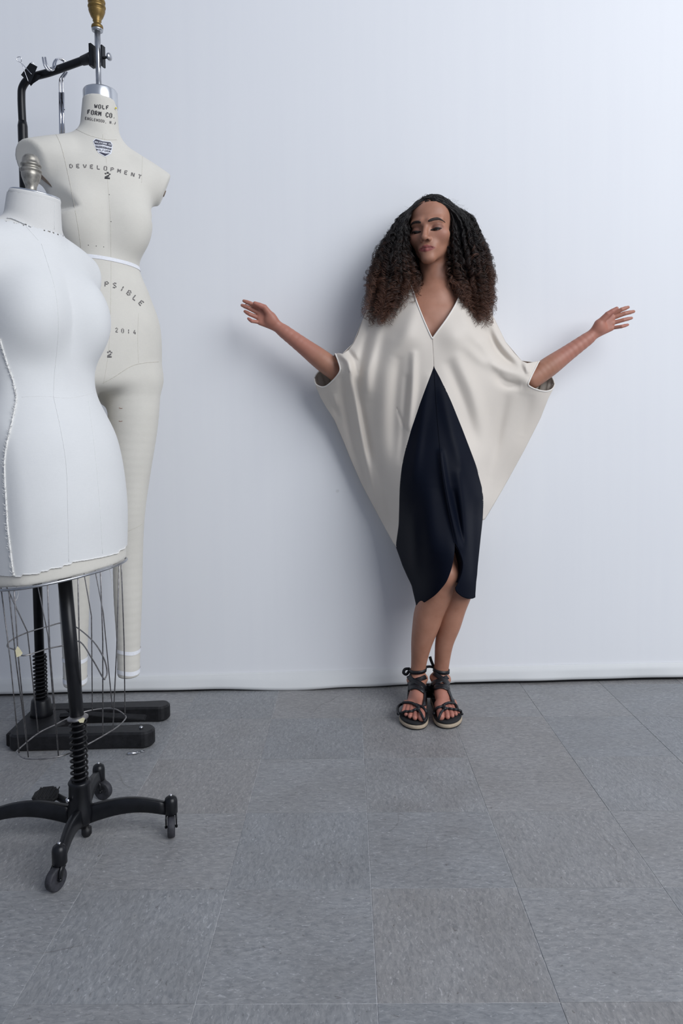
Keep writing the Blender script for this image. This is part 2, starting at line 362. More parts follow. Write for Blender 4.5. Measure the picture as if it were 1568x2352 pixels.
# ------------------------------------------------------------------ stencil lettering
GL = {  # strokes on a 0..1 x 0..1 cell (y up); gaps keep it a stencil
 'W': [((0, 1), (.22, .04)), ((.3, .1), (.46, .7)), ((.54, .7), (.72, .06)), ((.80, .1), (1, 1))],
 'O': [((.12, .95), (.08, .05)), ((.88, .95), (.92, .05)), ((.2, 1), (.44, 1)), ((.56, 1), (.8, 1)), ((.2, 0), (.44, 0)), ((.56, 0), (.8, 0))],
 '0': [((.14, .88), (.10, .12)), ((.86, .88), (.90, .12)), ((.25, .98), (.44, 1)), ((.56, 1), (.75, .98)), ((.25, .02), (.44, 0)), ((.56, 0), (.75, .02))],
 'L': [((.1, 1), (.1, .14)), ((.1, .03), (.9, .03))],
 'F': [((.1, 1), (.1, 0)), ((.3, .97), (.9, .97)), ((.3, .52), (.72, .52))],
 'R': [((.1, 1), (.1, 0)), ((.3, .97), (.78, .97)), ((.86, .9), (.86, .58)), ((.3, .5), (.78, .5)), ((.55, .42), (.95, 0))],
 'M': [((.06, 1), (.06, 0)), ((.94, 1), (.94, 0)), ((.2, .92), (.46, .3)), ((.54, .3), (.8, .92))],
 'C': [((.12, .9), (.12, .1)), ((.25, 1), (.9, 1)), ((.25, 0), (.9, 0)), ((.92, .9), (.92, .72)), ((.92, .28), (.92, .1))],
 'E': [((.1, 1), (.1, 0)), ((.28, .97), (.9, .97)), ((.28, .5), (.75, .5)), ((.28, .03), (.9, .03))],
 'N': [((.08, 1), (.08, 0)), ((.92, 1), (.92, 0)), ((.22, .92), (.78, .08))],
 'G': [((.12, .9), (.12, .1)), ((.25, 1), (.88, 1)), ((.25, 0), (.88, 0)), ((.9, .45), (.9, .1)), ((.6, .45), (.9, .45))],
 'D': [((.1, 1), (.1, 0)), ((.3, .98), (.62, .95)), ((.78, .86), (.9, .5)), ((.9, .5), (.78, .14)), ((.3, .02), (.62, .05))],
 'V': [((.02, 1), (.42, .06)), ((.6, .12), (.98, 1))],
 'P': [((.1, 1), (.1, 0)), ((.3, .97), (.76, .97)), ((.88, .9), (.88, .58)), ((.3, .5), (.76, .5))],
 'T': [((.05, .97), (.42, .97)), ((.58, .97), (.95, .97)), ((.5, .86), (.5, 0))],
 'A': [((.04, 0), (.40, .92)), ((.58, .96), (.98, 0)), ((.34, .32), (.66, .32))],
 'S': [((.85, .95), (.25, .97)), ((.12, .88), (.14, .62)), ((.25, .54), (.78, .46)), ((.9, .38), (.88, .14)), ((.15, .03), (.76, .03))],
 'I': [((.5, 1), (.5, .56)), ((.5, .44), (.5, 0))],
 'B': [((.1, 1), (.1, 0)), ((.3, .97), (.72, .97)), ((.84, .9), (.84, .6)), ((.3, .5), (.72, .5)), ((.9, .42), (.9, .1)), ((.3, .03), (.76, .03))],
 'J': [((.75, 1), (.75, .2)), ((.6, .05), (.25, .05)), ((.12, .14), (.12, .3))],
 'K': [((.1, 1), (.1, 0)), ((.9, 1), (.32, .56)), ((.4, .42), (.95, 0))],
 '1': [((.5, 1), (.5, .56)), ((.5, .46), (.5, 0))],
 '4': [((.62, 1), (.12, .36)), ((.05, .3), (.95, .3)), ((.72, .6), (.72, 0))],
 '2': [((.1, .72), (.22, .92)), ((.32, 1), (.68, 1)), ((.84, .9), (.84, .66)), ((.78, .54), (.14, .12)), ((.08, .02), (.95, .02))],
 '.': [((.3, .05), (.5, .05))], ',': [((.45, .1), (.3, -.15))], ' ': []}
def glyphs(txt, start, step, upv, cw, weight, curve=0.):
    """segments in photo pixels -> list of (p,q,halfwidth)"""
    out = []; start = np.array(start, float); step = np.array(step, float); upv = np.array(upv, float)
    n = len(txt)
    for k, ch in enumerate(txt):
        t = (k-(n-1)/2)/max(n-1, 1)*2
        o = start+step*k; ang = curve*t; c, s = math.cos(ang), math.sin(ang)
        o = o+np.array([0, curve*np.linalg.norm(step)*n*.25*t*t])
        ex = step/np.linalg.norm(step)*cw; ex = np.array([c*ex[0]-s*ex[1], s*ex[0]+c*ex[1]]); ey = np.array([c*upv[0]-s*upv[1], s*upv[0]+c*upv[1]])
        for (a, b) in GL[ch]: out.append((o+ex*a[0]+ey*a[1], o+ex*b[0]+ey*b[1], weight))
    return out
def stamp(name, segs, bvh, mt, parent, off=.0005):
    mb = MB()
    for p, q, w in segs:
        d = q-p; L = np.linalg.norm(d); d = d/max(L, 1e-6); nn = np.array([-d[1], d[0]])*w
        k = max(2, int(L/4)+1); row = []
        for i in range(k):
            c = p+d*L*i/(k-1)
            for s in (1, -1):
                h_ = hit(bvh, *(c+nn*s), off)
                row.append(None if h_ is None else h_[0])
        if any(v is None for v in row): continue
        mb.add(row, [(2*i, 2*i+1, 2*i+3, 2*i+2) for i in range(k-1)])
    if mb.V: return mb.build(name, mt, parent, smooth=False)
def seam(name, pts, bvh, mt, parent, r=.0007, off=0., n=10, closed=False):
    P = smooth_path([(*p, 0) for p in pts], n, closed); out = []
    for p in P:
        h_ = hit(bvh, p[0], p[1], off)
        if h_ is not None: out.append(h_[0])
    if len(out) > 2: return mesh_obj(name, *tube(out, r, 5, closed), mt, parent)
def band(name, bvh, zf, half_w, cen, mt, parent, off=.0012, n=64, a0=0., a1=2*math.pi, rad=.5):
    """a flat tape wrapped round a form: rays cast inward from a circle round cen"""
    V = []; full = abs(a1-a0-2*math.pi) < 1e-6
    for k in range(n if full else n+1):
        a = a0+(a1-a0)*k/n; d = Vector((math.cos(a), math.sin(a), 0))
        for s in (1, -1):
            z = zf(a)+s*half_w; o = Vector((cen[0], cen[1], z))+d*rad
            l, nn, i, t = bvh.ray_cast(o, -d)
            V.append(np.array(l)+np.array(d)*off if l is not None else np.array(o)-np.array(d)*(rad-.02))
    m = n if full else n; N = len(V)//2
    Fc = [(2*k, 2*k+1, (2*k+3) % (2*N), (2*k+2) % (2*N)) for k in range(m if full else m)]
    if not full: Fc = Fc[:N-1]
    return mesh_obj(name, V, Fc, mt, parent)

# ------------------------------------------------------------------ hanging full-body dress form
PSI = math.radians(29)
BF = np.array([math.sin(PSI), -math.cos(PSI), 0]); BL = np.array([math.cos(PSI), math.sin(PSI), 0])   # its forward, its left
def bcen(z): return np.stack([-.636+(z-1.95)*.022, -.415+0*z, 0*z], -1)
_tt = table([1.00, 1.09, 1.17, 1.30, 1.40, 1.485, 1.57, 1.65, 1.73, 1.80, 1.86], [
    [.150, .180, .188, .184, .150, .117, .130, .147, .168, .150, .10],
    [.080, .098, .104, .098, .088, .080, .088, .092, .088, .075, .06],
    [.100, .122, .128, .106, .086, .078, .084, .090, .090, .075, .06]])
LEGP = smooth_path([(.100, .0, 1.13, .084), (.098, .004, 1.0, .076), (.089, .008, .85, .061), (.082, .008, .72, .050), (.082, -.004, .60, .0465), (.082, -.006, .45, .044), (.082, .0, .30, .037), (.082, .0, .16, .034)], 6)
def f_full(p):
    z = p[:, 2]; q = p-bcen(z); x = q@BL; y = q@BF; t_ = np.clip((z-1.58)/.2, 0, 1); z = z-.11*np.maximum(0, -x)*t_*t_*(3-2*t_)
    a, bf, bb = _tt(np.clip(z, 1.0, 1.86)); b = np.where(y > 0, bf, bb)
    lp = np.stack([x, y, z], 1)
    ax = np.abs(x); sp = np.stack([ax, y, z], 1)
    tor = (np.sqrt((x/a)**2+(y/b)**2)-1)*np.minimum(a, b)
    tor = smax(tor, z-1.80, .06); tor = smax(tor, 1.095-z, .045)
    d = smin(tor, d_cone(sp, (.05, -.012, 1.822), (.20, -.014, 1.750), .046, .048), .05)          # shoulders
    d = smin(d, d_ell(sp, (.074, .052, 1.60), (.060, .052, .075)), .06)                            # bust
    d = smax(d, (ax-.206)*.97+(np.maximum(z, 1.60)-1.745)*-.38+(y+.012)*np.where(x < 0, .62, .22)-2*np.maximum(0, 1.62-z), .008)                                               # arm openings
    nk = d_cone(lp, (0, -.008, 1.80), (0, .004, 1.99), .064, .048)
    nk = smax(nk, z-1.972, .002); d = smin(d, nk, .035)
    lg = None
    for a_, b_ in zip(LEGP, LEGP[1:]):
        e_ = d_cone(sp, a_[:3], b_[:3], a_[3], b_[3]); lg = e_ if lg is None else smin(lg, e_, .002)
    lg = smax(lg, .186-z, .012)
    d = smin(d, lg, .025)
    d = smin(d, d_ell(sp, (.075, -.075, 1.13), (.088, .075, .085)), .05)                           # seat
    return d
V, Q = surfnet(f_full, (-.95, -.68, .15), (-.30, -.15, 2.02), .0045)
full = empty('full_body_dress_form', (-.67, -.415, .18))
tag(full, 'cream linen full-body dress form with legs, hanging from a brass-tipped rod', 'dress form')
fb = mesh_obj('body', V, Q, M['linen'], full); BV = bvh_of(fb)
ctop = bcen(np.array(1.985))+BF*.003; nb = np.array([-.634, -.412, 0])
mesh_obj('neck_cap', *lathe([(.0485, 1.958), (.0505, 1.958), (.0512, 1.963), (.0508, 2.000), (.049, 2.004), (.02, 2.006), (.006, 2.006)], (nb[0], nb[1], 0), n=40), M['zinc'], full)
mesh_obj('rod', *lathe([(.0082, 1.99), (.0082, 2.085), (.0090, 2.09), (.0090, 2.20)], (-.637, -.415, 0), n=16), M['steel'], full)
fin = [(.013, 2.186), (.0165, 2.187), (.0175, 2.192), (.0165, 2.197), (.011, 2.199), (.0105, 2.207), (.013, 2.210), (.0115, 2.213), (.018, 2.223), (.0235, 2.237), (.0245, 2.242), (.0218, 2.2435), (.0218, 2.246), (.0250, 2.2475), (.0264, 2.2515), (.0250, 2.2555), (.0215, 2.257), (.0215, 2.261), (.0248, 2.2625), (.0256, 2.2665), (.0246, 2.270), (.021, 2.276), (.023, 2.281), (.020, 2.288), (.012, 2.297), (.003, 2.301)]
mesh_obj('finial', *lathe(fin, (-.637, -.415, 0), n=28), M['brass'], full)
mesh_obj('finial_flange', *lathe([(.008, 2.180), (.016, 2.181), (.0172, 2.186), (.012, 2.189)], (-.637, -.415, 0), n=24), M['steel'], full)
for s in (1, -1):   # boards closing the arm openings, a little recessed
    n = 32; V = []
    def bp(yy, zz, inset):
        xx = s*(.206-inset+((zz+(.022 if s < 0 else 0)*-1-1.745)*.38-(yy+.012)*(.62 if s < 0 else .22))/.97); return bcen(np.array(zz))+BL*xx+BF*yy+np.array([0, 0, zz])
    R_ = []
    for k in range(n):
        a = 2*math.pi*k/n; rr = .09
        while rr > .01 and f_full(bp(-.012+rr*math.cos(a), 1.735+.02*(s < 0)+rr*math.sin(a), .002)[None])[0] > -.0035: rr -= .002
        R_.append(rr)
    for q, ins in ((1., .001), (.96, -.0025), (.86, -.0020), (0, -.0020)):
        for k in range(n):
            a = 2*math.pi*k/n; V.append(bp(-.012+q*R_[k]*math.cos(a), 1.735+.02*(s < 0)+q*R_[k]*math.sin(a), ins-.001))
    Fc = [(r*n+k, r*n+(k+1) % n, (r+1)*n+(k+1) % n, (r+1)*n+k) for r in range(3) for k in range(n)]
    mesh_obj('armhole_board', V, Fc, M['brown'], full)
band('waist_tape', BV, lambda a: 1.483+.006*math.cos(a+2.2), .0052, (-.646, -.415), M['tape'], full)
for lx, name in ((1, 'ankle_tape'), (-1, 'ankle_tape')):
    c = bcen(np.array(.25))+BL*.082*lx
    for z0, w in ((.272, .006), (.206, .007)):
        band(name, BV, lambda a: z0+.003*math.sin(2*a), w, c, M['tape'], full, .0011, 32, rad=.075)
# seams
seam('princess_seam', [(127, 306), (140, 335), (155, 395), (170, 470), (182, 540), (187, 596), (187, 640)], BV, M['seam'], full)
seam('princess_seam', [(327, 360), (325, 420)], BV, M['seam'], full, .0005)
seam('centre_seam', [(240, 318), (247, 415), (253, 500), (255, 600), (254, 700), (250, 800), (238, 880)], BV, M['seam'], full, .00045)
seam('neck_seam', [(175, 297), (205, 311), (240, 320), (268, 321)], BV, M['seam'], full, .0007)
seam('neck_seam', [(236, 309), (236, 320)], BV, M['seam'], full, .0006)
seam('leg_seam', [(236, 880), (262, 866), (300, 842), (330, 834), (364, 831)], BV, M['seam'], full, .0007)
seam('hip_seam', [(318, 720), (316, 780), (318, 834)], BV, M['seam'], full, .0004)
seam('knee_seam', [(290, 1222), (308, 1214), (326, 1204)], BV, M['seam'], full, .0005)
# printing
stamp('lettering', glyphs('WOLF', (217, 248), (8.8, 1.0), (.6, -8.5), 5.8, 1.15), BV, M['ink'], full)
stamp('lettering', glyphs('FORM CO.', (201, 261.5), (8.3, 1.35), (.7, -9.5), 5.8, 1.25), BV, M['ink'], full)
stamp('lettering', glyphs('ENGLEWOOD, N.J', (195.5, 274.5), (5.1, .85), (.4, -6), 3.4, .75), BV, M['ink_faint'], full)
stamp('lettering', glyphs('DEVELOPMENT', (160, 379), (15.6, 2.3), (.5, -8.5), 7.5, 1.1, .16), BV, M['ink_faint'], full)
stamp('lettering', glyphs('2', (239, 409), (8, .6), (1.2, -12.5), 14, 2.0), BV, M['ink'], full)
def arc_text(txt, pts, hgt, cw, w):
    P = smooth_path([(*p, 0) for p in pts], 20)[:, :2]; L = np.concatenate([[0], np.cumsum(np.linalg.norm(np.diff(P, axis=0), axis=1))]); out = []
    for k, ch in enumerate(txt):
        s = L[-1]*k/(len(txt)-1); c = np.array([np.interp(s, L, P[:, 0]), np.interp(s, L, P[:, 1])]); c2 = np.array([np.interp(s+3, L, P[:, 0]), np.interp(s+3, L, P[:, 1])])
        d = c2-c; d = d/np.linalg.norm(d) if np.linalg.norm(d) > .1 else np.array([.7, .7]); up = np.array([d[1], -d[0]])*hgt
        for a, b in GL[ch]: out.append((c+d*cw*a[0]+up*a[1], c+d*cw*b[0]+up*b[1], w))
    return out
stamp('lettering', arc_text('COLLAPSIBLE', [(158, 686), (190, 667), (225, 658), (262, 661), (288, 674), (306, 688), (317, 697)], 11, 9, 1.3), BV, M['ink_faint'], full)
stamp('lettering', glyphs('.2014', (251, 761), (13.7, 1.6), (0, -9.5), 6, 1.0), BV, M['ink_faint'], full)
stamp('lettering', glyphs('2', (245, 820), (9, 0), (1, -13), 12, 1.9), BV, M['ink_faint'], full)
# maker's badge: printed shield
M['badge_white'] = simple('badge_white', (.72, .73, .77), .5, 0, .03); M['badge_navy'] = simple('badge_navy', (.035, .035, .06), .5, 0, .1)
def poly_stamp(name, poly, mt, parent, off):
    c = np.mean(poly, 0); V = [hit(BV, *c, off)[0]]; n = len(poly)*4
    for rr in (.5, 1.):
        for k in range(n):
            a, b = np.array(poly[k//4]), np.array(poly[(k//4+1) % len(poly)]); p = c+(a+(b-a)*(k % 4)/4-c)*rr; V.append(hit(BV, *p, off)[0])
    Fc = [(0, 1+k, 1+(k+1) % n) for k in range(n)]+[(1+k, 1+n+k, 1+n+(k+1) % n, 1+(k+1) % n) for k in range(n)]
    return mesh_obj(name, V, Fc, mt, parent, smooth=False)
bd = poly_stamp('maker_badge', [(213, 324), (219, 318), (236, 323), (254, 325), (259, 332), (257, 347), (255, 354), (241, 361), (226, 352), (219, 340)], M['badge_white'], full, .0008)
poly_stamp('badge_field', [(215, 325), (220, 320), (236, 325), (253, 327), (257, 333), (256, 338), (236, 333), (218, 332)], M['badge_navy'], bd, .0012)
poly_stamp('badge_field', [(219, 334), (236, 336), (256, 341), (255, 345), (236, 341), (220, 339)], M['badge_navy'], bd, .0012)
poly_stamp('badge_field', [(226, 350), (232, 350), (242, 353), (252, 353), (241, 359)], M['badge_navy'], bd, .0012)
stamp('badge_lettering', glyphs('WOLFFORM CO', (217.5, 328.2), (3.5, .62), (.2, -3.6), 2.5, .42), BV, M['badge_white'], bd, .0016)
stamp('badge_lettering', glyphs('WOLFORM', (221, 346), (4.7, .75), (.2, -4.4), 3.4, .5), BV, M['badge_navy'], bd, .0013)
stamp('badge_lettering', glyphs('COLLAPSIBLE', (221, 336.8), (3.0, .5), (.1, -2), 1.9, .3), BV, M['badge_white'], bd, .0016)
for px, py in ((251, 447), (255, 509), (161, 561), (203, 563), (221, 565), (238, 567)):
    h_ = hit(BV, px, py, .0); mesh_obj('pin_hole', *lathe([(.0012, -.0004), (.0012, .0004)], h_[0], h_[1], 8), M['ink'], full)
h_ = hit(BV, 263, 249, .002); mesh_obj('pin_head', *lathe([(.0008, 0), (.0024, .0015), (.0026, .003), (.0018, .005), (.0004, .006)], h_[0], h_[1], 10), simple('yellow_pin', (.75, .62, .03), .4), full)
for pts in ([(274, 936), (276, 938), (281, 938)], [(273, 967), (277, 968), (281, 967)]): seam('snagged_thread', pts, BV, simple('red_thread', (.35, .13, .08)), full, .0006, .0005)

# ------------------------------------------------------------------ its cast-iron stand
st = empty('form_stand', (-.90, -.33, 0))
tag(st, 'black iron floor stand with spring post and overhead arm behind the full-body form', 'stand')
def foot(x0, x1, y0, y1, bulge):
    P = []; n = 10; yc = (y0+y1)/2; hw = (y1-y0)/2
    for k in range(n+1):
        a = -math.pi/2+math.pi*k/n; P.append((x1-.03+(hw*bulge)*math.cos(a)*.9, yc+hw*bulge*math.sin(a)))
    P += [(x1-.085, y1), (x0+.05, y1)]
    for k in range(n+1):
        a = math.pi/2+math.pi*k/n; P.append((x0+.03+hw*.9*math.cos(a), yc+hw*math.sin(a)))
    P += [(x1-.085, y0)]
    return P
mesh_obj('base_foot', *prism(foot(-.945, -.507, -.498, -.432, 1.12), .002, .052, .006), M['black_worn'], st, smooth=False)
mesh_obj('base_foot', *prism(foot(-.955, -.500, -.292, -.228, 1.12), .002, .052, .006), M['black_worn'], st, smooth=False)
mesh_obj('cross_bar', *prism([(-.955, -.47), (-.865, -.47), (-.80, -.40), (-.80, -.33), (-.865, -.25), (-.955, -.25)], .006, .050, .005), M['black_worn'], st, smooth=False)
mesh_obj('pedal', *tube([(-.83, -.355, .055), (-.74, -.358, .062), (-.66, -.362, .054), (-.555, -.368, .048)], [.014, .015, .018, .018], 4, flat=.5, nrm=[(0, .1, 1)]*4), M['black_worn'], st, smooth=False)
mesh_obj('pedal_bolt', *lathe([(.006, 0), (.006, .006), (.003, .008)], (-.545, -.466, .051), n=8), M['steel'], st)
mesh_obj('socket', *lathe([(.036, .045), (.034, .060), (.030, .100), (.028, .104), (.018, .106)], (-.90, -.33, 0), n=24), M['black'], st)
def coil(c, z0, z1, turns, R, r, lean=(0, 0)):
    n = int(turns*18); P = []
    for k in range(n+1):
        t = k/n; a = 2*math.pi*turns*t; P.append((c[0]+lean[0]*t+R*math.cos(a), c[1]+lean[1]*t+R*math.sin(a), z0+(z1-z0)*t))
    return tube(P, r, 6)
mesh_obj('spring', *coil((-.90, -.33), .104, .252, 12, .0195, .0030), M['black_worn'], st)
pole = [(-.9, -.33, .09), (-.901, -.33, 1.935), (-.901, -.33, 1.95)]
mesh_obj('post', *tube(pole, [.0148, .0148, .0122], 16), M['black'], st)
arm = smooth_path([(-.901, -.33, 1.94), (-.902, -.33, 2.02), (-.896, -.332, 2.055), (-.868, -.338, 2.079), (-.80, -.357, 2.088), (-.70, -.394, 2.101), (-.662, -.408, 2.105)], 8)
mesh_obj('arm', *tube(arm, [.0118]*len(arm), 14), M['black'], st)
mesh_obj('arm_collar', *tube([(-.690, -.397, 2.102), (-.662, -.407, 2.105), (-.655, -.411, 2.106)], [.0135, .0165, .0165], 14), M['black_worn'], st)
Rc = np.array(Matrix.Rotation(math.radians(-20), 3, 'Z'))
mesh_obj('clamp_plate', *box((-.6545, -.417, 2.107), (.008, .020, .066), Rc), M['black'], st, smooth=False)
mesh_obj('clamp_plate', *box((-.6205, -.420, 2.104), (.005, .016, .062), Rc), M['black'], st, smooth=False)
mesh_obj('thumbscrew', *lathe([(.004, 0), (.004, .014), (.0105, .015), (.0115, .018), (.0105, .021), (.004, .024)], (-.6175, -.421, 2.100), (.95, -.3, 0), 14), M['steel'], st)

# ------------------------------------------------------------------ things hung on the arm
bc = empty('binder_clip', at(68, 165, -.345)); tag(bc, 'black binder clip with steel wire handles gripping the bend of the stand arm', 'binder clip')
Pm = lambda px, py, Y=-.345: at(px, py, Y)
def slab(pts, y0, y1):
    a = [Pm(*p, y0) for p in pts]; b = [Pm(*p, y1) for p in pts]; n = len(pts)
    return a+b, [tuple(range(n)), tuple(range(n, 2*n))[::-1]]+[(k, n+k, n+(k+1) % n, (k+1) % n) for k in range(n)]
mesh_obj('clip_body', *slab([(48, 172), (69, 144), (86, 153), (70, 192), (64, 188)], -.375, -.366), M['black'], bc, smooth=False)
mesh_obj('clip_body', *slab([(66, 190), (74, 168), (94, 173), (88, 184), (76, 192), (71, 198)], -.366, -.312), M['black'], bc, smooth=False)
mesh_obj('wire_handle', *tube(smooth_path([Pm(73, 171, -.378), Pm(50, 146, -.385), Pm(39, 139, -.39), Pm(40, 132, -.39), Pm(47, 131, -.39), Pm(49, 138, -.388), Pm(50, 146, -.382), Pm(65, 187, -.377)], 6), .0010, 6), M['chrome'], bc)
mesh_obj('wire_handle', *tube(smooth_path([Pm(70, 147, -.36), Pm(74, 143, -.355), Pm(80, 150, -.35)], 5), .0010, 6), M['chrome'], bc)
hk = empty('hanging_hook', at(125, 160, -.36)); tag(hk, 'chrome double-wire hook hung over the black stand arm', 'hook')
for dx in (0, 6):
    c = [(98+dx, 132, -.40), (101+dx, 147, -.402), (107+dx, 158, -.40), (114+dx, 161, -.395), (121+dx*.9, 156, -.385), (123+dx*.9, 145, -.375), (128+dx*.7, 137, -.365), (135+dx*.4, 135, -.35)]
    mesh_obj('hook_wire', *tube(smooth_path([at(*p) for p in c], 6), .0030, 8), M['chrome'], hk)
for dx in (0, 6.5):
    c = [(137+dx*.6, 135, -.345), (148+dx*.5, 143, -.338), (149+dx*.8, 160, -.338), (147+dx*.9, 168, -.338), (139+dx, 180, -.338), (137.5+dx, 190, -.338), (138+dx, 215, -.338)]
    mesh_obj('hook_wire', *tube(smooth_path([at(*p) for p in c], 6), .0032, 8), M['chrome'], hk)
    mesh_obj('hook_sleeve', *tube([at(138+dx, 213, -.338), at(140+dx, 330, -.338)], .0048, 10), M['chrome'], hk)
for dx in (4, 10):
    p = at(138+dx, 252, -.345); mesh_obj('sleeve_rivet', *lathe([(.0016, 0), (.0016, .0015)], p, (0, -1, 0), 8), M['ink'], hk)
sf = empty('metal_swivel_clasp', (-.56, -.512, 0)); tag(sf, 'small silver clasp on a bit of chain lying by the black stand foot', 'clasp')
mesh_obj('clasp_barrel', *lathe([(.0015, 0), (.004, .004), (.004, .020), (.0025, .022), (.0025, .030)], atz(292, 1731, .0045), (1, .12, 0), 10), M['chrome'], sf)
for k in range(4):
    c = atz(313+k*5, 1729-k*1.2, .004); P = [c+np.array([.0045*math.cos(a), .003*math.sin(a)*(k % 2), .003*math.sin(a)*(1-k % 2)]) for a in np.linspace(0, 2*math.pi, 12, endpoint=False)]
    mesh_obj('chain_link', *tube(P, .0009, 6, True), M['steel'], sf)

# ------------------------------------------------------------------ wheeled dress form in white muslin
FX, FY = -.597, -.98
QSI = math.radians(62)
QF = np.array([math.sin(QSI), -math.cos(QSI), 0]); QL = np.array([math.cos(QSI), math.sin(QSI), 0])
_t2 = table([.60, .66, .80, .94, 1.058, 1.15, 1.24, 1.33, 1.40, 1.45], [
    [.166, .170, .180, .168, .128, .138, .148, .158, .14, .08],
    [.128, .132, .142, .130, .086, .088, .092, .082, .066, .05],
    [.130, .134, .136, .120, .096, .108, .116, .112, .085, .05]])
BT = .080; TAU = math.radians(2.8); TP = np.array([-.590, FY, .640]); TE = np.array([math.cos(TAU), 0, math.sin(TAU)]); TA = np.array([-math.sin(TAU), 0, math.cos(TAU)])
def t_loc(p):
    q = np.asarray(p)-TP; return np.stack([q@TE+TP[0], q[..., 1]+FY, q@TA+TP[2]], -1)
def t_wld(l):
    l = np.asarray(l, float); return TP+np.multiply.outer(l[..., 0]-TP[0], TE)+np.multiply.outer(l[..., 2]-TP[2], TA)+np.multiply.outer(l[..., 1]-FY, np.array([0, 1., 0]))
def f_front(p, neck=True):
    p = t_loc(p)
    z = p[:, 2]; q = p-np.array([FX, FY, 0]); x = q@QL; y = q@QF; a, bf, bb = _t2(np.clip(z, .60, 1.45)); b = np.where(y > 0, bf, bb)
    y = y+.02*np.clip((z-1.3)/.2, 0, 1)
    ax = np.abs(x); sp = np.stack([ax, y, z], 1); lp = np.stack([x, y, z], 1)
    d = (np.sqrt((x/a)**2+(y/b)**2)-1)*np.minimum(a, b)
    d = smax(d, z-1.405, .05); d = smax(d, .640+BT*(p[:, 0]-FX)-z, .006)
    d = smin(d, d_cone(sp, (.05, -.01, 1.400), (.150, -.012, 1.350), .046, .044), .05)
    d = smin(d, d_ell(sp, (.072, .066, 1.225), (.056, .050, .072)), .06)
    d = smax(d, (ax-.178)-(np.maximum(z, 1.26)-1.35)*.15, .02)
    if neck:
        nk = d_cone(lp, (0, .0, 1.38), (0, .042, 1.53), .066, .051)
        nk = smax(nk, (z-1.508)+(y-.0)*.26, .002); d = smin(d, nk, .020)
    return d
wf = empty('wheeled_dress_form', (-.565, -.982, 0)); tag(wf, 'white muslin-covered torso form with wire skirt cage on a four-wheeled iron stand', 'dress form')
V, Q = surfnet(f_front, (-.90, -1.23, .59), (-.36, -.74, 1.57), .0045)
tb = mesh_obj('torso', V, Q, M['linen'], wf); TB = bvh_of(tb)
V, Q = surfnet(lambda p: f_front(p)-.0022, (-.90, -1.23, .59), (-.36, -.74, 1.57), .0045)
c = t_loc(V[Q].mean(1)); ang = np.arctan2(c[:, 1]-FY, c[:, 0]-FX)
yl = (c-np.array([FX, FY, 0]))@QF
hem = .668+BT*(c[:, 0]-FX)+.003*np.sin(ang*5)+.0008*np.sin(ang*23)
neckl = 1.432-.30*yl+.002*np.sin(ang*31)
Q = Q[(c[:, 2] > hem) & (c[:, 2] < neckl)]; us = np.unique(Q); mp = np.zeros(len(V), int); mp[us] = np.arange(len(us))
mu = mesh_obj('muslin_cover', V[us], mp[Q], M['muslin'], wf); MV = bvh_of(mu)
nk_c = np.array([FX, FY, 0])
# neck: muslin collar sleeve + frayed seam + cap + finial
V, Q = surfnet(lambda p: f_front(p)-.0018, (-.78, -1.10, 1.38), (-.45, -.85, 1.57), .004)
c = t_loc(V[Q].mean(1)); yl = (c-nk_c)@QF; Q = Q[(c[:, 2]+.30*yl > 1.430) & (c[:, 2]+.26*yl < 1.500)]; us = np.unique(Q); mp = np.zeros(len(V), int); mp[us] = np.arange(len(us))
nm = mesh_obj('neck_cover', V[us], mp[Q], M['muslin_raw'], wf); NV = bvh_of(nm)
nax = t_wld(TP+QF*.26+np.array([0, 0, 1.]))-TP; nax /= np.linalg.norm(nax)
ncap = t_wld(nk_c+QF*.0165+np.array([0, 0, 1.5015]))
mesh_obj('neck_band', *lathe([(.0535, -.024), (.0552, -.020), (.0556, -.002), (.0545, .002), (.0525, .002)], ncap, nax, 40, False), M['muslin_raw'], wf)
mesh_obj('neck_cap', *lathe([(.0525, .000), (.0545, .003), (.053, .0055), (.02, .0075), (.004, .008)], ncap, nax, 40), M['zinc'], wf)
fin2 = [(.0160, .003), (.0168, .006), (.0155, .009), (.0122, .011), (.0118, .019), (.0128, .024), (.0170, .034), (.0208, .045), (.0216, .051), (.0205, .0525), (.0205, .054), (.0228, .0555), (.0236, .058), (.0228, .0605), (.0200, .062), (.0196, .066), (.0200, .0668), (.0222, .068), (.0228, .070), (.0222, .0725), (.0196, .074), (.0192, .079), (.0178, .086), (.0140, .0915), (.0080, .0945), (.002, .0953)]
mesh_obj('finial', *lathe(fin2, ncap+QF*-.012-QL*.0, (.02, 0, 1), 28), M['pewter'], wf)
seam('neck_seam', [(17, 502), (30, 504), (60, 517), (95, 533), (120, 542), (137, 546)], NV, M['seam_light'], wf, .0016, .0022)
seam('neck_seam', [(126, 450), (124, 540)], NV, M['seam_light'], wf, .0005, .0003)
for pts in ([(95, 560), (125, 660), (134, 740), (131, 800), (125, 860), (123, 912)], [(123, 912), (140, 990), (152, 1070), (156, 1180), (158, 1290)], [(200, 905), (212, 990), (222, 1080), (230, 1180), (236, 1286)], [(60, 520), (88, 552)]):
    seam('seam_line', pts, MV, M['seam_light'], wf, .0005, .0001)
seam('waist_crease', [(50, 912), (100, 910), (160, 914), (226, 900)], MV, M['seam_light'], wf, .0004, .0)
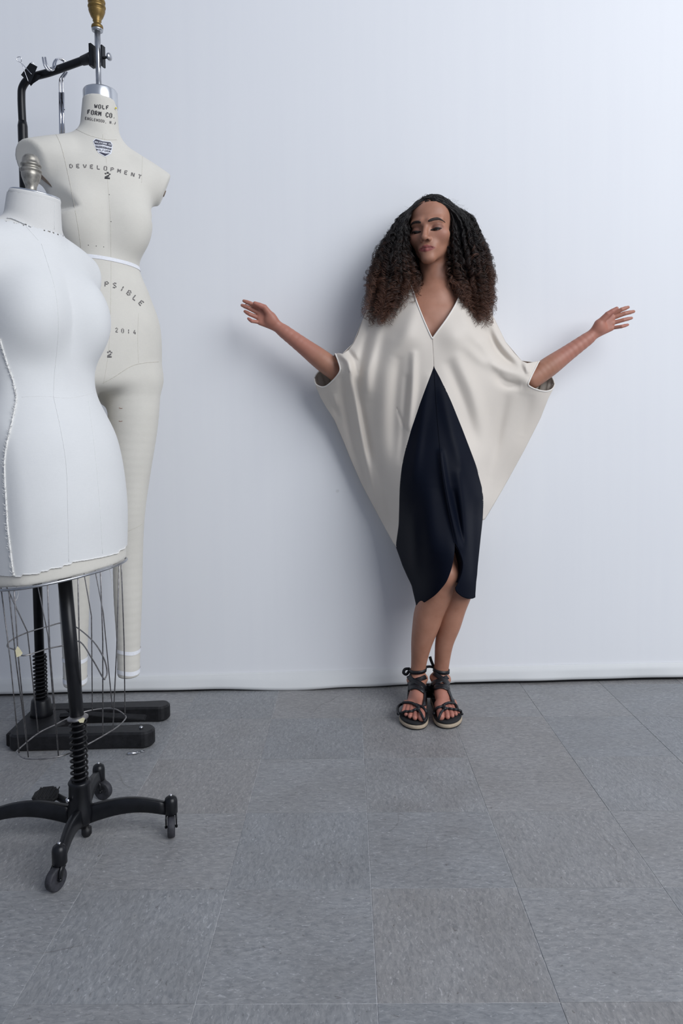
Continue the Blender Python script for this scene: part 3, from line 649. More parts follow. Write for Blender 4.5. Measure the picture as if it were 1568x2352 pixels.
# the frayed open side seam, facing the window
fr = [(0, 778), (6, 800), (18, 840), (30, 875), (37, 915), (33, 945), (24, 985), (16, 1020), (11, 1060), (12, 1110), (15, 1160), (18, 1210), (24, 1260), (30, 1310), (33, 1322)]
seam('frayed_seam', fr, MV, M['thread'], wf, .0022, .001, 8)
FP = smooth_path([(*p, 0) for p in fr], 14); mb = MB()
for p in FP:
    h_ = hit(MV, p[0], p[1], .001)
    if h_ is None: continue
    for k in range(2):
        d = RNG.normal(size=3)*.0018+np.array([RNG.choice([-1, 1])*.0022, -.001, .003]); q = h_[0]+d+h_[1]*.002
        mb.add(*tube([h_[0], h_[0]*.5+q*.5+h_[1]*.002, q], 0.00035, 3, cap=False))
mb.build('frayed_fibres', M['thread'], wf, kind='stuff')
he = []
for px in range(34, 290, 3):
    for py in range(1340, 1240, -1):
        h_ = hit(MV, px, py, .0006)
        if h_ is not None and h_[0][2] < .70: he.append(h_[0]); break
if len(he) > 4: mesh_obj('raw_hem', *tube(he, .0011, 5), M['thread'], wf)
for pts in ([(33, 1322), (37, 1345), (42, 1360), (40, 1372), (36, 1380)], [(240, 1288), (250, 1305), (255, 1325), (257, 1345), (258, 1352)], [(2, 775), (6, 777), (9, 774)]):
    mesh_obj('loose_thread', *tube(smooth_path([at(p[0], p[1], -1.12 if p[0] < 200 else -.93) for p in pts], 6), .0006, 4), M['thread'], wf)
# rim wire + cage
RZ = .637
rim = []; rin = []
for k in range(72):
    a = 2*math.pi*k/72; d = np.array((math.cos(a), math.sin(a), 0)); zl = .649+BT*.15*d[0]
    dw = Vector(t_wld(TP+d)-TP); o = Vector(t_wld((FX, FY, zl))); l, n_, i, t = TB.ray_cast(o+dw*.4, -dw)
    lc = t_loc(np.array(l)); lc[2] = .637+BT*(lc[0]-FX); rim.append(t_wld(lc)); rin.append(lc[1] < FY)
mesh_obj('rim_wire', *tube(rim, .0032, 8, True), M['steel'], wf)
wr = [((4, 1332), (24, 1520), (44, 1729)), ((15, 1333), (37, 1520), (61, 1704)), ((33, 1333), (42, 1509), (65, 1739)), ((-8, 1298), (63, 1451), (88, 1684)), ((84, 1284), (110, 1458), (126, 1664)), ((107, 1332), (114, 1485), (134, 1735)), ((178, 1324), (182, 1474), (192, 1712)), ((188, 1286), (210, 1415), (212, 1631)), ((219, 1286), (237, 1407), (258, 1627)), ((234, 1310), (236, 1471), (236, 1688)), ((272, 1303), (268, 1487), (259, 1676)), ((277, 1297), (285, 1477), (287, 1643))]
zb = lambda px, py: .197
def mid_ring_z(px): return .445-.0002*(px-130)
ringb = [(44, 1720), (88, 1684), (128, 1664), (153, 1651), (201, 1633), (257, 1627), (287, 1643), (284, 1656), (260, 1676), (193, 1714), (134, 1738), (64, 1743), (40, 1729)]
ringm = [(17, 1485), (25, 1471), (62, 1453), (110, 1439), (141, 1431), (171, 1438), (212, 1471), (237, 1509), (246, 1541), (242, 1557), (236, 1556), (212, 1514), (183, 1474), (150, 1482), (110, 1490), (54, 1506), (35, 1493)]
CB = np.array([-.565, FY, .197]); pb = [atp(x, y, CB, TA) for x, y in ringb]; mesh_obj('cage_ring', *tube(smooth_path(pb, 8, True), .0018, 6, True), M['wire'], wf)
CM = np.array([-.575, FY, .450]); pm = [atp(x, y, CM-np.array([0, 0, .0003*max(0, y-1500)]), TA) for x, y in ringm]; mesh_obj('cage_ring', *tube(smooth_path(pm, 8, True), .0018, 6, True), M['wire'], wf)
RP = proj(np.array(rim)); rin = np.array(rin)
def rim_pt(px, py):
    side = rin if py > 1299 else ~rin; e_ = np.abs(RP[:, 0]-px)+np.where(side, 0, 1e4); return rim[int(np.argmin(e_))]
for t, m, b in wr:
    P0 = rim_pt(*t); P2 = atp(b[0], b[1], CB, TA)
    Y1 = P0[1]+(P2[1]-P0[1])*(m[1]-t[1])/(b[1]-t[1])
    mesh_obj('cage_wire', *tube([P0, at(m[0], m[1], Y1), P2], .0015, 6), M['wire'], wf)
def scrap(pts, Y, name='tape_scrap'):
    V = [at(*p, Y) for p in pts]+[at(*p, Y+.003) for p in pts]; n = len(pts)
    mesh_obj(name, V, [tuple(range(n)), tuple(range(n, 2*n))[::-1]]+[(k, n+k, n+(k+1) % n, (k+1) % n) for k in range(n)], M['yellowed'], wf, smooth=False)
scrap([(40, 1484), (44, 1488), (52, 1500), (48, 1506), (38, 1510), (35, 1494)], -1.115); scrap([(179, 1654), (190, 1648), (195, 1650), (192, 1660), (183, 1660)], -1.03)
# post, spring, hub, four legs with castors, pedal
HC = np.array([-.565, -.982, 0])
mesh_obj('post', *tube([(-.5635, -.982, .13), (-.5655, -.982, .288), (-.566, -.982, .289), (-.588, -.982, .665)], [.0135, .0135, .0158, .0158], 20), M['black'], wf)
mesh_obj('post_collar', *lathe([(.017, 0), (.024, .002), (.024, .006), (.018, .010)], (-.5645, -.982, .287), (-.06, 0, 1), 20), M['wire'], wf)
mesh_obj('spring', *coil((-.5645, -.982), .138, .288, 10.5, .0185, .0026), M['black_worn'], wf)
mesh_obj('hub', *lathe([(.018, .030), (.030, .045), (.030, .070), (.026, .085), (.0245, .130), (.0265, .136), (.024, .140), (.014, .140)], HC, n=28), M['black'], wf)
mesh_obj('hub_bolt', *lathe([(.006, 0), (.006, .008), (.012, .010), (.012, .024), (.008, .03)], HC+np.array([.012, .004, .032]), (0, 0, -1), 12), M['black_worn'], wf)
mesh_obj('hub_screw', *lathe([(.0055, 0), (.006, .006), (.003, .008)], HC+np.array([-.018, -.022, .104]), (-.6, -.8, 0), 10), M['chrome'], wf)
def caster(end, face, leg):
    e = np.asarray(end, float)
    mesh_obj('caster_housing', *lathe([(.0135, .050), (.0155, .053), (.0155, .080), (.0135, .088), (.008, .0925), (.004, .0935)], (e[0], e[1], 0), n=20), M['black'], leg)
    mesh_obj('caster_nut', *lathe([(.0035, .092), (.0035, .0965), (.002, .0975)], (e[0], e[1], 0), n=8), M['chrome'], leg)
    f = np.array([math.cos(face), math.sin(face), 0]); s = np.array([-f[1], f[0], 0]); c = e*np.array([1, 1, 0])+f*.012+np.array([0, 0, .0245])
    mb = MB()
    mb.add(*lathe([(.004, -.006), (.012, -.007), (.0215, -.0085), (.0235, -.0075), (.0245, -.003), (.0245, .003), (.0235, .0075), (.0215, .0085), (.012, .007), (.004, .006)], c, s, 28))
    mb.build('wheel', M['tread'], leg)
    mb = MB()
    for k in (-1, 1): mb.add(*tube([c+s*.0120*k+np.array([0, 0, -.003]), c+s*.0120*k+np.array([0, 0, .016])-f*.003, e*np.array([1, 1, 0])+s*.011*k+np.array([0, 0, .052])], [.005, .007, .008], 6, flat=.3, nrm=[s]*3))
    mb.add(*lathe([(.003, -.015), (.003, .015)], c, s, 8)); mb.build('fork', M['black'], leg)
def stand_leg(end, face):
    e = np.asarray(end, float)[:2]-HC[:2]; d = e/np.linalg.norm(e); L = np.linalg.norm(e); P = []; n = 12; mb = []
    for k in range(n+1):
        t = k/n; z = .058+.022*math.sin(math.pi*min(1, t*1.02)*.80)-.006*t; P.append(np.array([HC[0]+d[0]*(.02+(L-.032)*t), HC[1]+d[1]*(.02+(L-.032)*t), z]))
    side = np.array([-d[1], d[0], 0]); V = []; Fc = []
    for k, p in enumerate(P):
        w = .0125-.003*(k/n); h_ = .020-.006*(k/n)
        for a, b in ((-1, -.8), (-.8, -1), (.8, -1), (1, -.8), (.7, .85), (.5, 1), (-.5, 1), (-.7, .85)): V.append(p+side*w*a+np.array([0, 0, h_*b]))
    for k in range(n):
        for i in range(8): Fc.append((k*8+i, k*8+(i+1) % 8, k*8+8+(i+1) % 8, k*8+8+i))
    Fc += [tuple(range(8))[::-1], tuple(n*8+i for i in range(8))]
    lg = mesh_obj('stand_leg', V, Fc, M['black'], wf)
    caster(end, face, lg)
stand_leg((-.548, -1.170, 0), math.radians(-115)); stand_leg((-.352, -.978, 0), math.radians(-80)); stand_leg((-.577, -.795, 0), math.radians(-20)); stand_leg((-.778, -.985, 0), math.radians(200))
pc = atz(108, 1824, .078)
PR = Matrix.Rotation(math.radians(30), 3, 'X')@Matrix.Rotation(math.radians(0), 3, 'Z')
pp = [(-.033, -.012), (-.02, -.020), (.020, -.020), (.030, -.012), (.026, .010), (.010, .020), (-.014, .018), (-.030, .004)]
Vp, Fp = prism(pp, -.006, .006, .003); mesh_obj('pedal', [np.array(PR@Vector(v))+pc for v in Vp], Fp, M['rubber'], wf, smooth=False)
for k in range(6):
    x = -.020+k*.009; mesh_obj('pedal_rib', *tube([np.array(PR@Vector((x-.004, -.015, .007)))+pc, np.array(PR@Vector((x+.003, .014, .007)))+pc], .0016, 5), M['rubber'], wf)
mesh_obj('pedal_arm', *tube([pc+np.array([.02, 0, -.004]), pc+np.array([.045, -.01, -.012]), HC+np.array([-.02, 0, .07])], .008, 8), M['black_worn'], wf)
# ------------------------------------------------------------------ the person: one continuous implicit body
class Field:
    def __init__(s): s.P = []
    def cone(s, a, b, ra, rb, k=.02, op=1, tagc=None):
        a = np.asarray(a, float); b = np.asarray(b, float); s.P.append((op, k, (a+b)/2, np.linalg.norm(b-a)/2+max(ra, rb)+k, lambda p: d_cone(p, a, b, ra, rb), tagc))
    def ell(s, c, r, R=None, k=.02, op=1, tagc=None):
        c = np.asarray(c, float); s.P.append((op, k, c, max(r)+k, lambda p: d_ell(p, c, r, R), tagc))
    def __call__(s, p):
        cull = .10 if len(p) > 19999 or len(p) < 400 else .015
        c = p.mean(0); R = np.linalg.norm(p-c, axis=1).max(); d = np.full(len(p), .12)
        for op, k, pc, pr, fn, _ in s.P:
            if np.linalg.norm(c-pc)-pr-R > cull: continue
            v = fn(p); d = smin(d, v, k) if op > 0 else smax(d, -v, k)
        return d
    def mask(s, p, name):
        m = np.full(len(p), 1.)
        for op, k, pc, pr, fn, t in s.P:
            if t == name: m = np.minimum(m, fn(p))
        return m
B = Field()
# -- head frame: turned to her right, a touch down
HY, HP, HR = math.radians(25), math.radians(3), math.radians(2.0)
f0 = np.array([-math.sin(HY), -math.cos(HY), 0]); EL = np.array([math.cos(HY), -math.sin(HY), 0])
EF = f0*math.cos(HP)-np.array([0, 0, math.sin(HP)]); EU = np.cross(EF, EL)
EL, EU = EL*math.cos(HR)+EU*math.sin(HR), EU*math.cos(HR)-EL*math.sin(HR)
HEAD = at(993, 530, -.165); HRm = np.stack([EL, EF, EU], 1); HS = 1.04
def hp(l, f, u): return HEAD+HS*(EL*l+EF*f+EU*u)
def hl(p): return ((p-HEAD)@HRm)/HS
def hcone(a, b, ra, rb, k, op=1, tagc=None): B.cone(hp(*a), hp(*b), ra*HS, rb*HS, k, op, tagc)
def hell(c, r, k, op=1, tagc=None): B.ell(hp(*c), tuple(HS*x for x in r), HRm, k, op, tagc)
P_ = lambda px, py, Y: at(px, py, Y)
# torso
NB = P_(1002, 672, -.165); NOTCH = P_(1001, 681, -.212)
B.ell(P_(993, 760, -.175), (.150, .092, .135), None, .03)
B.ell(P_(997, 930, -.185), (.112, .082, .16), None, .06)
B.ell(P_(1003, 1085, -.20), (.148, .104, .13), None, .05)
for x in (943, 1046): B.ell(P_(x, 772, -.232), (.056, .045, .056), None, .035)
SHL, SHR = P_(896, 716, -.135), P_(1090, 722, -.135)
for s_ in (SHL, SHR): B.cone(NB+np.array([0, .0, -.02]), s_, .055, .050, .04)
ELB_L, ELB_R = P_(778, 857, -.145), P_(1219, 872, -.145); MID = [P_(842, 806, -.145), P_(1142, 818, -.145)]
WR_L, WR_R = P_(648, 758, -.136), P_(1352, 776, -.136)
for a, e, w, mi in ((SHL, ELB_L, WR_L, MID[0]), (SHR, ELB_R, WR_R, MID[1])):
    B.cone(a, mi, .040, .033, .02); B.cone(mi, e, .033, .033, .01); m = e+(w-e)*.30; m2 = e+(w-e)*.62
    D = smooth_path([np.append(e, .0345), np.append(m, .0350), np.append(m2, .0285), np.append(w, .0225)], 5)
    for a_, b_ in zip(D, D[1:]): B.cone(a_[:3], b_[:3], a_[3], b_[3], .003)
# neck, collar bones
hcone((0, -.020, -.055), (0, -.016, -.10), .050, .048, .018); B.cone(hp(0, -.016, -.09), NB+np.array([0, .005, -.01]), .048, .052, .02)
for s_, sh in ((-1, SHL), (1, SHR)):
    B.cone(hp(.046*s_, -.020, -.065), NOTCH+np.array([.012*s_, .006, .0]), .010, .0085, .018)
    B.cone(NOTCH+np.array([.014*s_, .008, -.004]), sh+np.array([-.02*s_, -.022, .028]), .0095, .011, .016)
# head
hell((0, -.022, .030), (.074, .092, .073), .02); hell((0, .034, .038), (.060, .046, .050), .025)
hell((0, .030, -.030), (.0590, .056, .074), .022)
for s_ in (-1, 1):
    hcone((.047*s_, .004, -.050), (.011*s_, .068, -.101), .0140, .0130, .02)
    hell((.046*s_, .050, -.028), (.021, .021, .018), .025)
    hcone((.013*s_, .0830, .013), (.046*s_, .067, .0155), .0090, .0080, .018)
hell((0, .073, -.101), (.017, .0155, .0145), .018)
hell((0, .074, -.069), (.030, .017, .021), .02)
for s_ in (-1, 1):
    hell((.0330*s_, .0945, -.010), (.018, .015, .0125), .011, -1)
    hell((.0330*s_, .0655, -.0105), (.0180, .0172, .0152), .004, 1, 'lid')
hcone((0, .083, .001), (0, .1045, -.040), .0070, .0092, .012); hell((0, .1045, -.0425), (.0098, .0088, .0082), .006)
for s_ in (-1, 1):
    hell((.0118*s_, .0925, -.0460), (.0074, .0085, .0072), .006)
    hell((.0064*s_, .0985, -.0520), (.0042, .0052, .0050), .003, -1, 'nostril')
    hcone((.0*s_, .0888, -.0672), (.0270*s_, .0765, -.0735), .0050, .0022, .004, 1, 'lip'); hell((.0055*s_, .0888, -.0655), (.0060, .0045, .0035), .003)
    hcone((.0*s_, .0878, -.0780), (.0240*s_, .0765, -.0758), .0060, .0026, .004, 1, 'lip')
hell((0, .0975, -.0605), (.0028, .004, .006), .004, -1)
for s_ in (-1, 1):
    hcone((0, .0945, -.0722), (.0135*s_, .0905, -.0720), .0013, .0012, .0016, -1, 'mouthline'); hcone((.0135*s_, .0905, -.0720), (.0275*s_, .0780, -.0742), .0012, .0009, .0016, -1, 'mouthline')
    hell((.0340*s_, .0840, -.0172), (.0165, .0115, .0032), .0015, -1, 'slit')
    hell((.077*s_, -.008, -.012), (.008, .017, .028), .008)
# hands: joints read off the photograph, palms to the room
def hand(wrist, Y, joints, thumb, thenar, flip):
    w = np.asarray(wrist)
    for k, (b_, m_, t_) in enumerate(joints):
        dy = (.0, .004, .004, -.002)[k]
        bb, mm, tt = P_(*b_, Y-.004), P_(*m_, Y-.016+dy), P_(*t_, Y-.010+dy)
        r0 = (.0078, .0080, .0075, .0066)[k]; m2 = mm+(tt-mm)*.5
        B.cone(w+(bb-w)*.12, bb+(w-bb)*.06, .0120, .0088, .009)
        B.cone(bb, mm, r0, r0*.93, .0016); B.cone(mm, m2, r0*.93, r0*.88, .001); B.cone(m2, tt-(tt-mm)*.1, r0*.88, r0*.68, .001, 1, 'tip')
    tb, tm, tt = P_(*thumb[0], Y-.012), P_(*thumb[1], Y-.026), P_(*thumb[2], Y-.032)
    B.cone(w+(tb-w)*.4, tb, .0125, .0150, .012); B.cone(tb, tm, .0140, .0098, .006); B.cone(tm, tm+(tt-tm)*.5, .0098, .0090, .0015); B.cone(tm+(tt-tm)*.5, tt, .0090, .0066, .001, 1, 'tip')
    B.ell(P_(*thenar, Y-.014), (.020, .013, .018), None, .012)
hand(WR_L, -.135, [((595, 708), (575, 697), (558, 690.5)), ((591.5, 717.5), (570.5, 707), (554, 700.5)), ((591, 729), (573, 721.5), (561, 714.5)), ((593.5, 740), (578, 737.5), (569, 731))],
     [(622, 727), (607, 706), (585, 696.5)], (622, 735), 1)
hand(WR_R, -.135, [((1407, 721.5), (1427, 711), (1444, 705)), ((1409.5, 729), (1434.5, 720), (1457, 715)), ((1409.5, 741), (1431, 735), (1452, 730)), ((1407, 753), (1427, 750), (1443, 745.5))],
     [(1375, 744), (1395, 722), (1416, 708.5)], (1378, 752), -1)
# legs
def leg(path, hip):
    D = smooth_path([np.append(P_(px, py, Y), r) for px, py, Y, r in path], 7); B.cone(hip, D[0, :3], .085, path[0][3]*1.04, .012)
    for a_, b_ in zip(D, D[1:]): B.cone(a_[:3], b_[:3], a_[3], b_[3], .003)
leg([(1017, 1318, -.270, .058), (1010, 1345, -.270, .052), (987, 1400, -.245, .0495), (978, 1435, -.235, .0455), (968, 1477, -.222, .0355), (961, 1528, -.202, .0255), (958, 1565, -.196, .0258)], P_(962, 1095, -.20))
leg([(1060, 1325, -.255, .046), (1056, 1355, -.250, .043), (1043, 1395, -.232, .0400), (1032, 1435, -.222, .0375), (1020, 1477, -.212, .0310), (1014, 1528, -.196, .0250), (1011, 1560, -.192, .0258)], P_(1040, 1095, -.20))
B.ell(P_(1029, 1322, -.315), (.026, .018, .030), None, .03)
# feet
SOLE = .024
def foot_frame(heel, toe):
    h_ = np.array([heel[0], heel[1], SOLE]); d = np.array([toe[0]-heel[0], toe[1]-heel[1], 0]); L = np.linalg.norm(d); fy = d/L; fx = np.array([-fy[1], fy[0], 0])
    return h_, fx, fy, L
t1 = atz(946, 1664, .03); t2 = atz(1036, 1660, .03)
a1 = P_(958, 1568, -.196); a2 = P_(1011, 1564, -.192)
FEET = []
for (anc, toe, inner) in ((a1, t1, 1), (a2, t2, -1)):
    dirn = (toe-anc)[:2]; dirn /= np.linalg.norm(dirn); heel = anc[:2]-dirn*.042
    h_, fx, fy, L = foot_frame(heel, heel+dirn*.245)
    fx = -fx      # fx: to the image right when facing the room
    if fx[0] < 0: fx = -fx
    FEET.append((h_, fx*inner, fy, inner))    # local x: towards the big toe
for h_, fx, fy, inner in FEET:
    q = lambda x, y, z: h_+fx*x+fy*y+np.array([0, 0, z])
    anc = a1 if inner == 1 else a2
    B.cone(q(0, .026, .028), q(0, .032, .050), .030, .026, .010); B.cone(q(0, .038, .045), anc, .027, .0255, .012)
    B.cone(q(0, .046, .066), q(.006, .125, .038), .0265, .0225, .014); B.cone(q(0, .035, .026), q(-.012, .155, .016), .026, .0185, .014); B.cone(q(.006, .115, .040), q(.018, .178, .020), .0205, .0170, .014)
    B.cone(q(.020, .172, .018), q(-.026, .156, .014), .0165, .0135, .012)
    for s_, zz in ((.026, .072), (-.026, .064)): B.ell(q(s_, .040, zz), (.011, .011, .012), None, .012)
    toes = [(.024, .194, .027, .243, .0125, .0118), (.0055, .196, .006, .245, .0088, .0080), (-.0085, .190, -.0105, .235, .0082, .0074), (-.0215, .182, -.0245, .221, .0076, .0068), (-.0325, .171, -.0365, .204, .0070, .0062)]
    for k, (x0, y0, x1, y1, r0, r1) in enumerate(toes):
        B.cone(q(x0, y0-.03, .021), q(x0, y0, .018 if k else .015), r0*1.1, r0, .004); B.cone(q(x0, y0, .018 if k else .015), q(x1, y1, .0105), r0, r1, .0015, 1, 'toe')
def person_body():
    V, Q = surfnet(B, (-.30, -.44, .015), (1.22, -.02, 1.83), .0020, B=8, lip=1.25, chunk=24)
    return V, Q
BVs, BQs = person_body()
m, nt, b = nodes_mat('skin')
at_ = nt.nodes.new('ShaderNodeAttribute'); at_.attribute_name = 'tone'; sep = nt.nodes.new('ShaderNodeSeparateColor'); nt.links.new(at_.outputs['Color'], sep.inputs[0])
f1 = noise(nt, 28, 4, coords(nt)); f2 = noise(nt, 420, 2, coords(nt))
c = ramp(nt, f1, [(.3, (.365, .172, .110)), (.7, (.425, .210, .140))])
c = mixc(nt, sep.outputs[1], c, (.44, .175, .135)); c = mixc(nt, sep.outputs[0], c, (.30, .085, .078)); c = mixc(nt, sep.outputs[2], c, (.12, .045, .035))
nt.links.new(c, b.inputs['Base Color']); b.inputs['Roughness'].default_value = .48; b.inputs['Specular IOR Level'].default_value = .4
b.inputs['Subsurface Weight'].default_value = .12; b.inputs['Subsurface Radius'].default_value = (.012, .005, .003); b.inputs['Subsurface Scale'].default_value = .6
bump(nt, b, f2, .08, .0004); M['skin'] = m
body = mesh_obj('person', BVs, BQs, M['skin'])
tag(body, 'person in cream and navy batwing dress and black sandals, arms spread, leaning on wall', 'person')
tone = np.zeros((len(BVs), 4), np.float32); tone[:, 3] = 1
hmask = np.linalg.norm(BVs-HEAD, axis=1) < .2
def sstep(x, a, b_): t = np.clip((x-a)/(b_-a), 0, 1); return t*t*(3-2*t)
idx = np.where(hmask)[0]
hv = hl(BVs[idx])
la = np.abs(hv[:, 0]); lt = np.clip(la/.0285, 0, 1); lmid = -.0722-.002*lt**2
ltop = lmid+(.0098-.0012*np.exp(-(la/.003)**2))*(1-lt**1.6); lbot = lmid-.0122*(1-lt**2.2)
tone[idx, 0] = sstep(ltop-hv[:, 2], -.0005, .0009)*sstep(hv[:, 2]-lbot, -.0008, .0012)*(hv[:, 1] > .06)*(la < .0285)
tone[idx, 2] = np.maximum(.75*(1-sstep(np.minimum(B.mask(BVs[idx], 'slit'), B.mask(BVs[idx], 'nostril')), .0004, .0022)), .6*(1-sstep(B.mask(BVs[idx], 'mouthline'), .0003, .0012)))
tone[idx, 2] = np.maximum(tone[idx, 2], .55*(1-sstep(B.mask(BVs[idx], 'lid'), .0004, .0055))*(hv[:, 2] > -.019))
tone[idx, 1] = .35*(1-sstep(np.linalg.norm((np.abs(hv)-np.array([.045, .055, .030]))*np.array([1, .7, 1]), axis=1), .008, .03))*(hv[:, 2] < 0)
for w in (WR_L, WR_R, FEET[0][0]+FEET[0][2]*.2, FEET[1][0]+FEET[1][2]*.2):
    dd = np.linalg.norm(BVs-w, axis=1); i2 = np.where(dd < .2)[0]
    tone[i2, 1] = np.maximum(tone[i2, 1], np.clip(.55*sstep(.2-dd[i2], .0, .1)+.3*(1-sstep(B.mask(BVs[i2], 'tip'), .0, .02))+.3*(1-sstep(B.mask(BVs[i2], 'toe'), .0, .015)), 0, .9))
ca = body.data.color_attributes.new('tone', 'FLOAT_COLOR', 'POINT'); ca.data.foreach_set('color', tone.ravel())
PB = bvh_of(body)
# eyes, lashes, brows
def on_face(l, u, off):
    o = Vector(hp(l, .16, u)); p, n_, i, d_ = PB.ray_cast(o, -Vector(EF)); return np.array(p)+np.array(n_)*off*.4+EF*off, np.array(n_)
m, nt, b = nodes_mat('shaded_eye_white'); nt.links.new(ramp(nt, noise(nt, 60, 2, coords(nt)), [(.3, (.10, .08, .075)), (.7, (.13, .11, .10))]), b.inputs['Base Color']); b.inputs['Roughness'].default_value = .12; M['eye'] = m  # whites far darker than real: shadow on the eye put into the colour
M['iris'] = simple('dark_brown_iris', (.022, .012, .008), .08, 0, .3, 400); M['lash'] = simple('lashes', (.012, .009, .008), .6, 0, .2)
M['brow'] = simple('brow_hair', (.030, .019, .015), .8, 0, .5, 300, .3)
for s_ in (-1, 1):
    c0 = hp(.0330*s_, .0660, -.011); gaze = (EF*.80-EU*.58-EL*.22); gaze /= np.linalg.norm(gaze)
    V, Fc = lathe([(.0144*math.sin(a)*HS, .0144*math.cos(a)*HS) for a in np.linspace(.02, math.pi-.02, 16)], c0, gaze, 24)
    eye = mesh_obj('eyeball', V, Fc, M['eye'], body)
    V, Fc = lathe([(.0146*math.sin(a)*HS, .0146*math.cos(a)*HS) for a in np.linspace(.02, .42, 6)], c0, gaze, 24); mesh_obj('iris', V, Fc, M['iris'], eye)
    ls = []
    for t in np.linspace(-1, 1, 15):
        l = .0330*s_+.0166*t; u = -.0138-.0024*t*t+.0009*t*s_
        p, n_ = on_face(l, u, .0008); ls.append(p)
    mesh_obj('eyelash', *tube(ls, [.0009+.0023*math.sin(math.pi*min(1, .12+i/14*.88)) for i in range(15)], 5), M['lash'], body)
    br = []; nn = []
    for t in np.linspace(0, 1, 16):
        l = s_*(.0125+.044*t); u = .0078+.0075*math.sin(math.pi*min(1, t*.78+.05))-.004*max(0, t-.7)/.3
        p, n_ = on_face(l, u, .0003); br.append(p); nn.append(n_)
    mesh_obj('eyebrow', *tube(br, [.0045*min(1, .55+i/6.)*(1 if i < 9 else max(.22, 1-(i-9)/7.5)) for i in range(16)], 8, flat=.30, nrm=nn), M['brow'], body)
# ------------------------------------------------------------------ the dress
def cloth(name, col, rough, sheen, spec=.3, trans=0.):
    m, nt, b = nodes_mat(name)
    big = noise(nt, 9, 3, coords(nt)); fine = noise(nt, 1, 2, coords(nt, scale=(900, 900, 900)))
    nt.links.new(ramp(nt, big, [(.3, tuple(c*.97 for c in col)), (.7, col)]), b.inputs['Base Color'])
    b.inputs['Roughness'].default_value = rough; b.inputs['Specular IOR Level'].default_value = spec; b.inputs['Sheen Weight'].default_value = sheen; b.inputs['Sheen Roughness'].default_value = .4
    bump(nt, b, fine, .12, .0003)
    if trans:
        tr = nt.nodes.new('ShaderNodeBsdfTranslucent'); tr.inputs[0].default_value = (*col, 1); mx = nt.nodes.new('ShaderNodeMixShader'); mx.inputs[0].default_value = trans
        nt.links.new(b.outputs[0], mx.inputs[1]); nt.links.new(tr.outputs[0], mx.inputs[2]); nt.links.new(mx.outputs[0], nt.nodes['Material Output'].inputs[0])
    return m
M['cream'] = cloth('cream_satin_crepe', (.80, .735, .655), .52, .1, .28, .16); M['navy'] = cloth('navy_satin_crepe', (.0028, .0046, .0115), .55, .0, .10)
M['piping'] = cloth('cream_piping', (.80, .76, .70), .5, .2)
ctrl = np.array([(722, 870, -.10), (745, 889, -.155), (781, 848, -.235), (770, 813, -.175), (735, 910, -.10), (775, 975, -.085), (830, 1110, -.08), (880, 1203, -.09), (908, 1256, -.125),
 (800, 900, -.175), (830, 1000, -.14), (860, 1000, -.17), (870, 880, -.235), (880, 1100, -.155), (945, 775, -.292), (1045, 775, -.292), (992, 778, -.280), (996, 842, -.292), (990, 950, -.290), (1005, 1050, -.312),
 (1010, 1150, -.335), (1020, 1250, -.352), (955, 1390, -.245), (967, 1387, -.275), (1000, 1366, -.34), (1030, 1330, -.372), (1043, 1265, -.368), (1060, 1290, -.362), (1091, 1372, -.262), (1075, 1375, -.312), (1046, 1357, -.335), (1095, 1300, -.262), (1106, 1200, -.225),
 (917, 1150, -.225), (910, 1250, -.180), (925, 1300, -.185), (945, 1345, -.205), (940, 1000, -.258), (1109, 1150, -.225), (1075, 1020, -.268), (845, 705, -.155), (870, 672, -.170), (905, 655, -.185), (943, 650, -.195), (965, 715, -.252), (1060, 650, -.195), (1030, 718, -.250),
 (1095, 662, -.18), (1120, 690, -.165), (1150, 765, -.165), (1180, 810, -.175), (1212, 834, -.185), (1237, 830, -.175), (1213, 882, -.235), (1245, 898, -.155), (1273, 885, -.10), (1262, 905, -.10), (1240, 960, -.085), (1200, 1040, -.08), (1150, 1130, -.08), (1112, 1195, -.115),
 (1190, 900, -.180), (1150, 900, -.215), (1170, 1000, -.135), (1130, 1000, -.18), (1120, 1100, -.145), (1100, 880, -.255), (810, 790, -.185), (840, 800, -.215), (1140, 820, -.21), (960, 1320, -.265), (1000, 1300, -.335)], float)
def _phi(r2): return r2*np.log(r2+1e-9)*.5
_cp = ctrl[:, :2]/100.; _n = len(_cp)
_A = np.zeros((_n+3, _n+3)); _A[:_n, :_n] = _phi(((_cp[:, None]-_cp[None])**2).sum(-1))+np.eye(_n)*.15; _A[:_n, _n] = 1; _A[:_n, _n+1:] = _cp; _A[_n, :_n] = 1; _A[_n+1:, :_n] = _cp.T
_w = np.linalg.solve(_A, np.append(ctrl[:, 2], [0, 0, 0]))
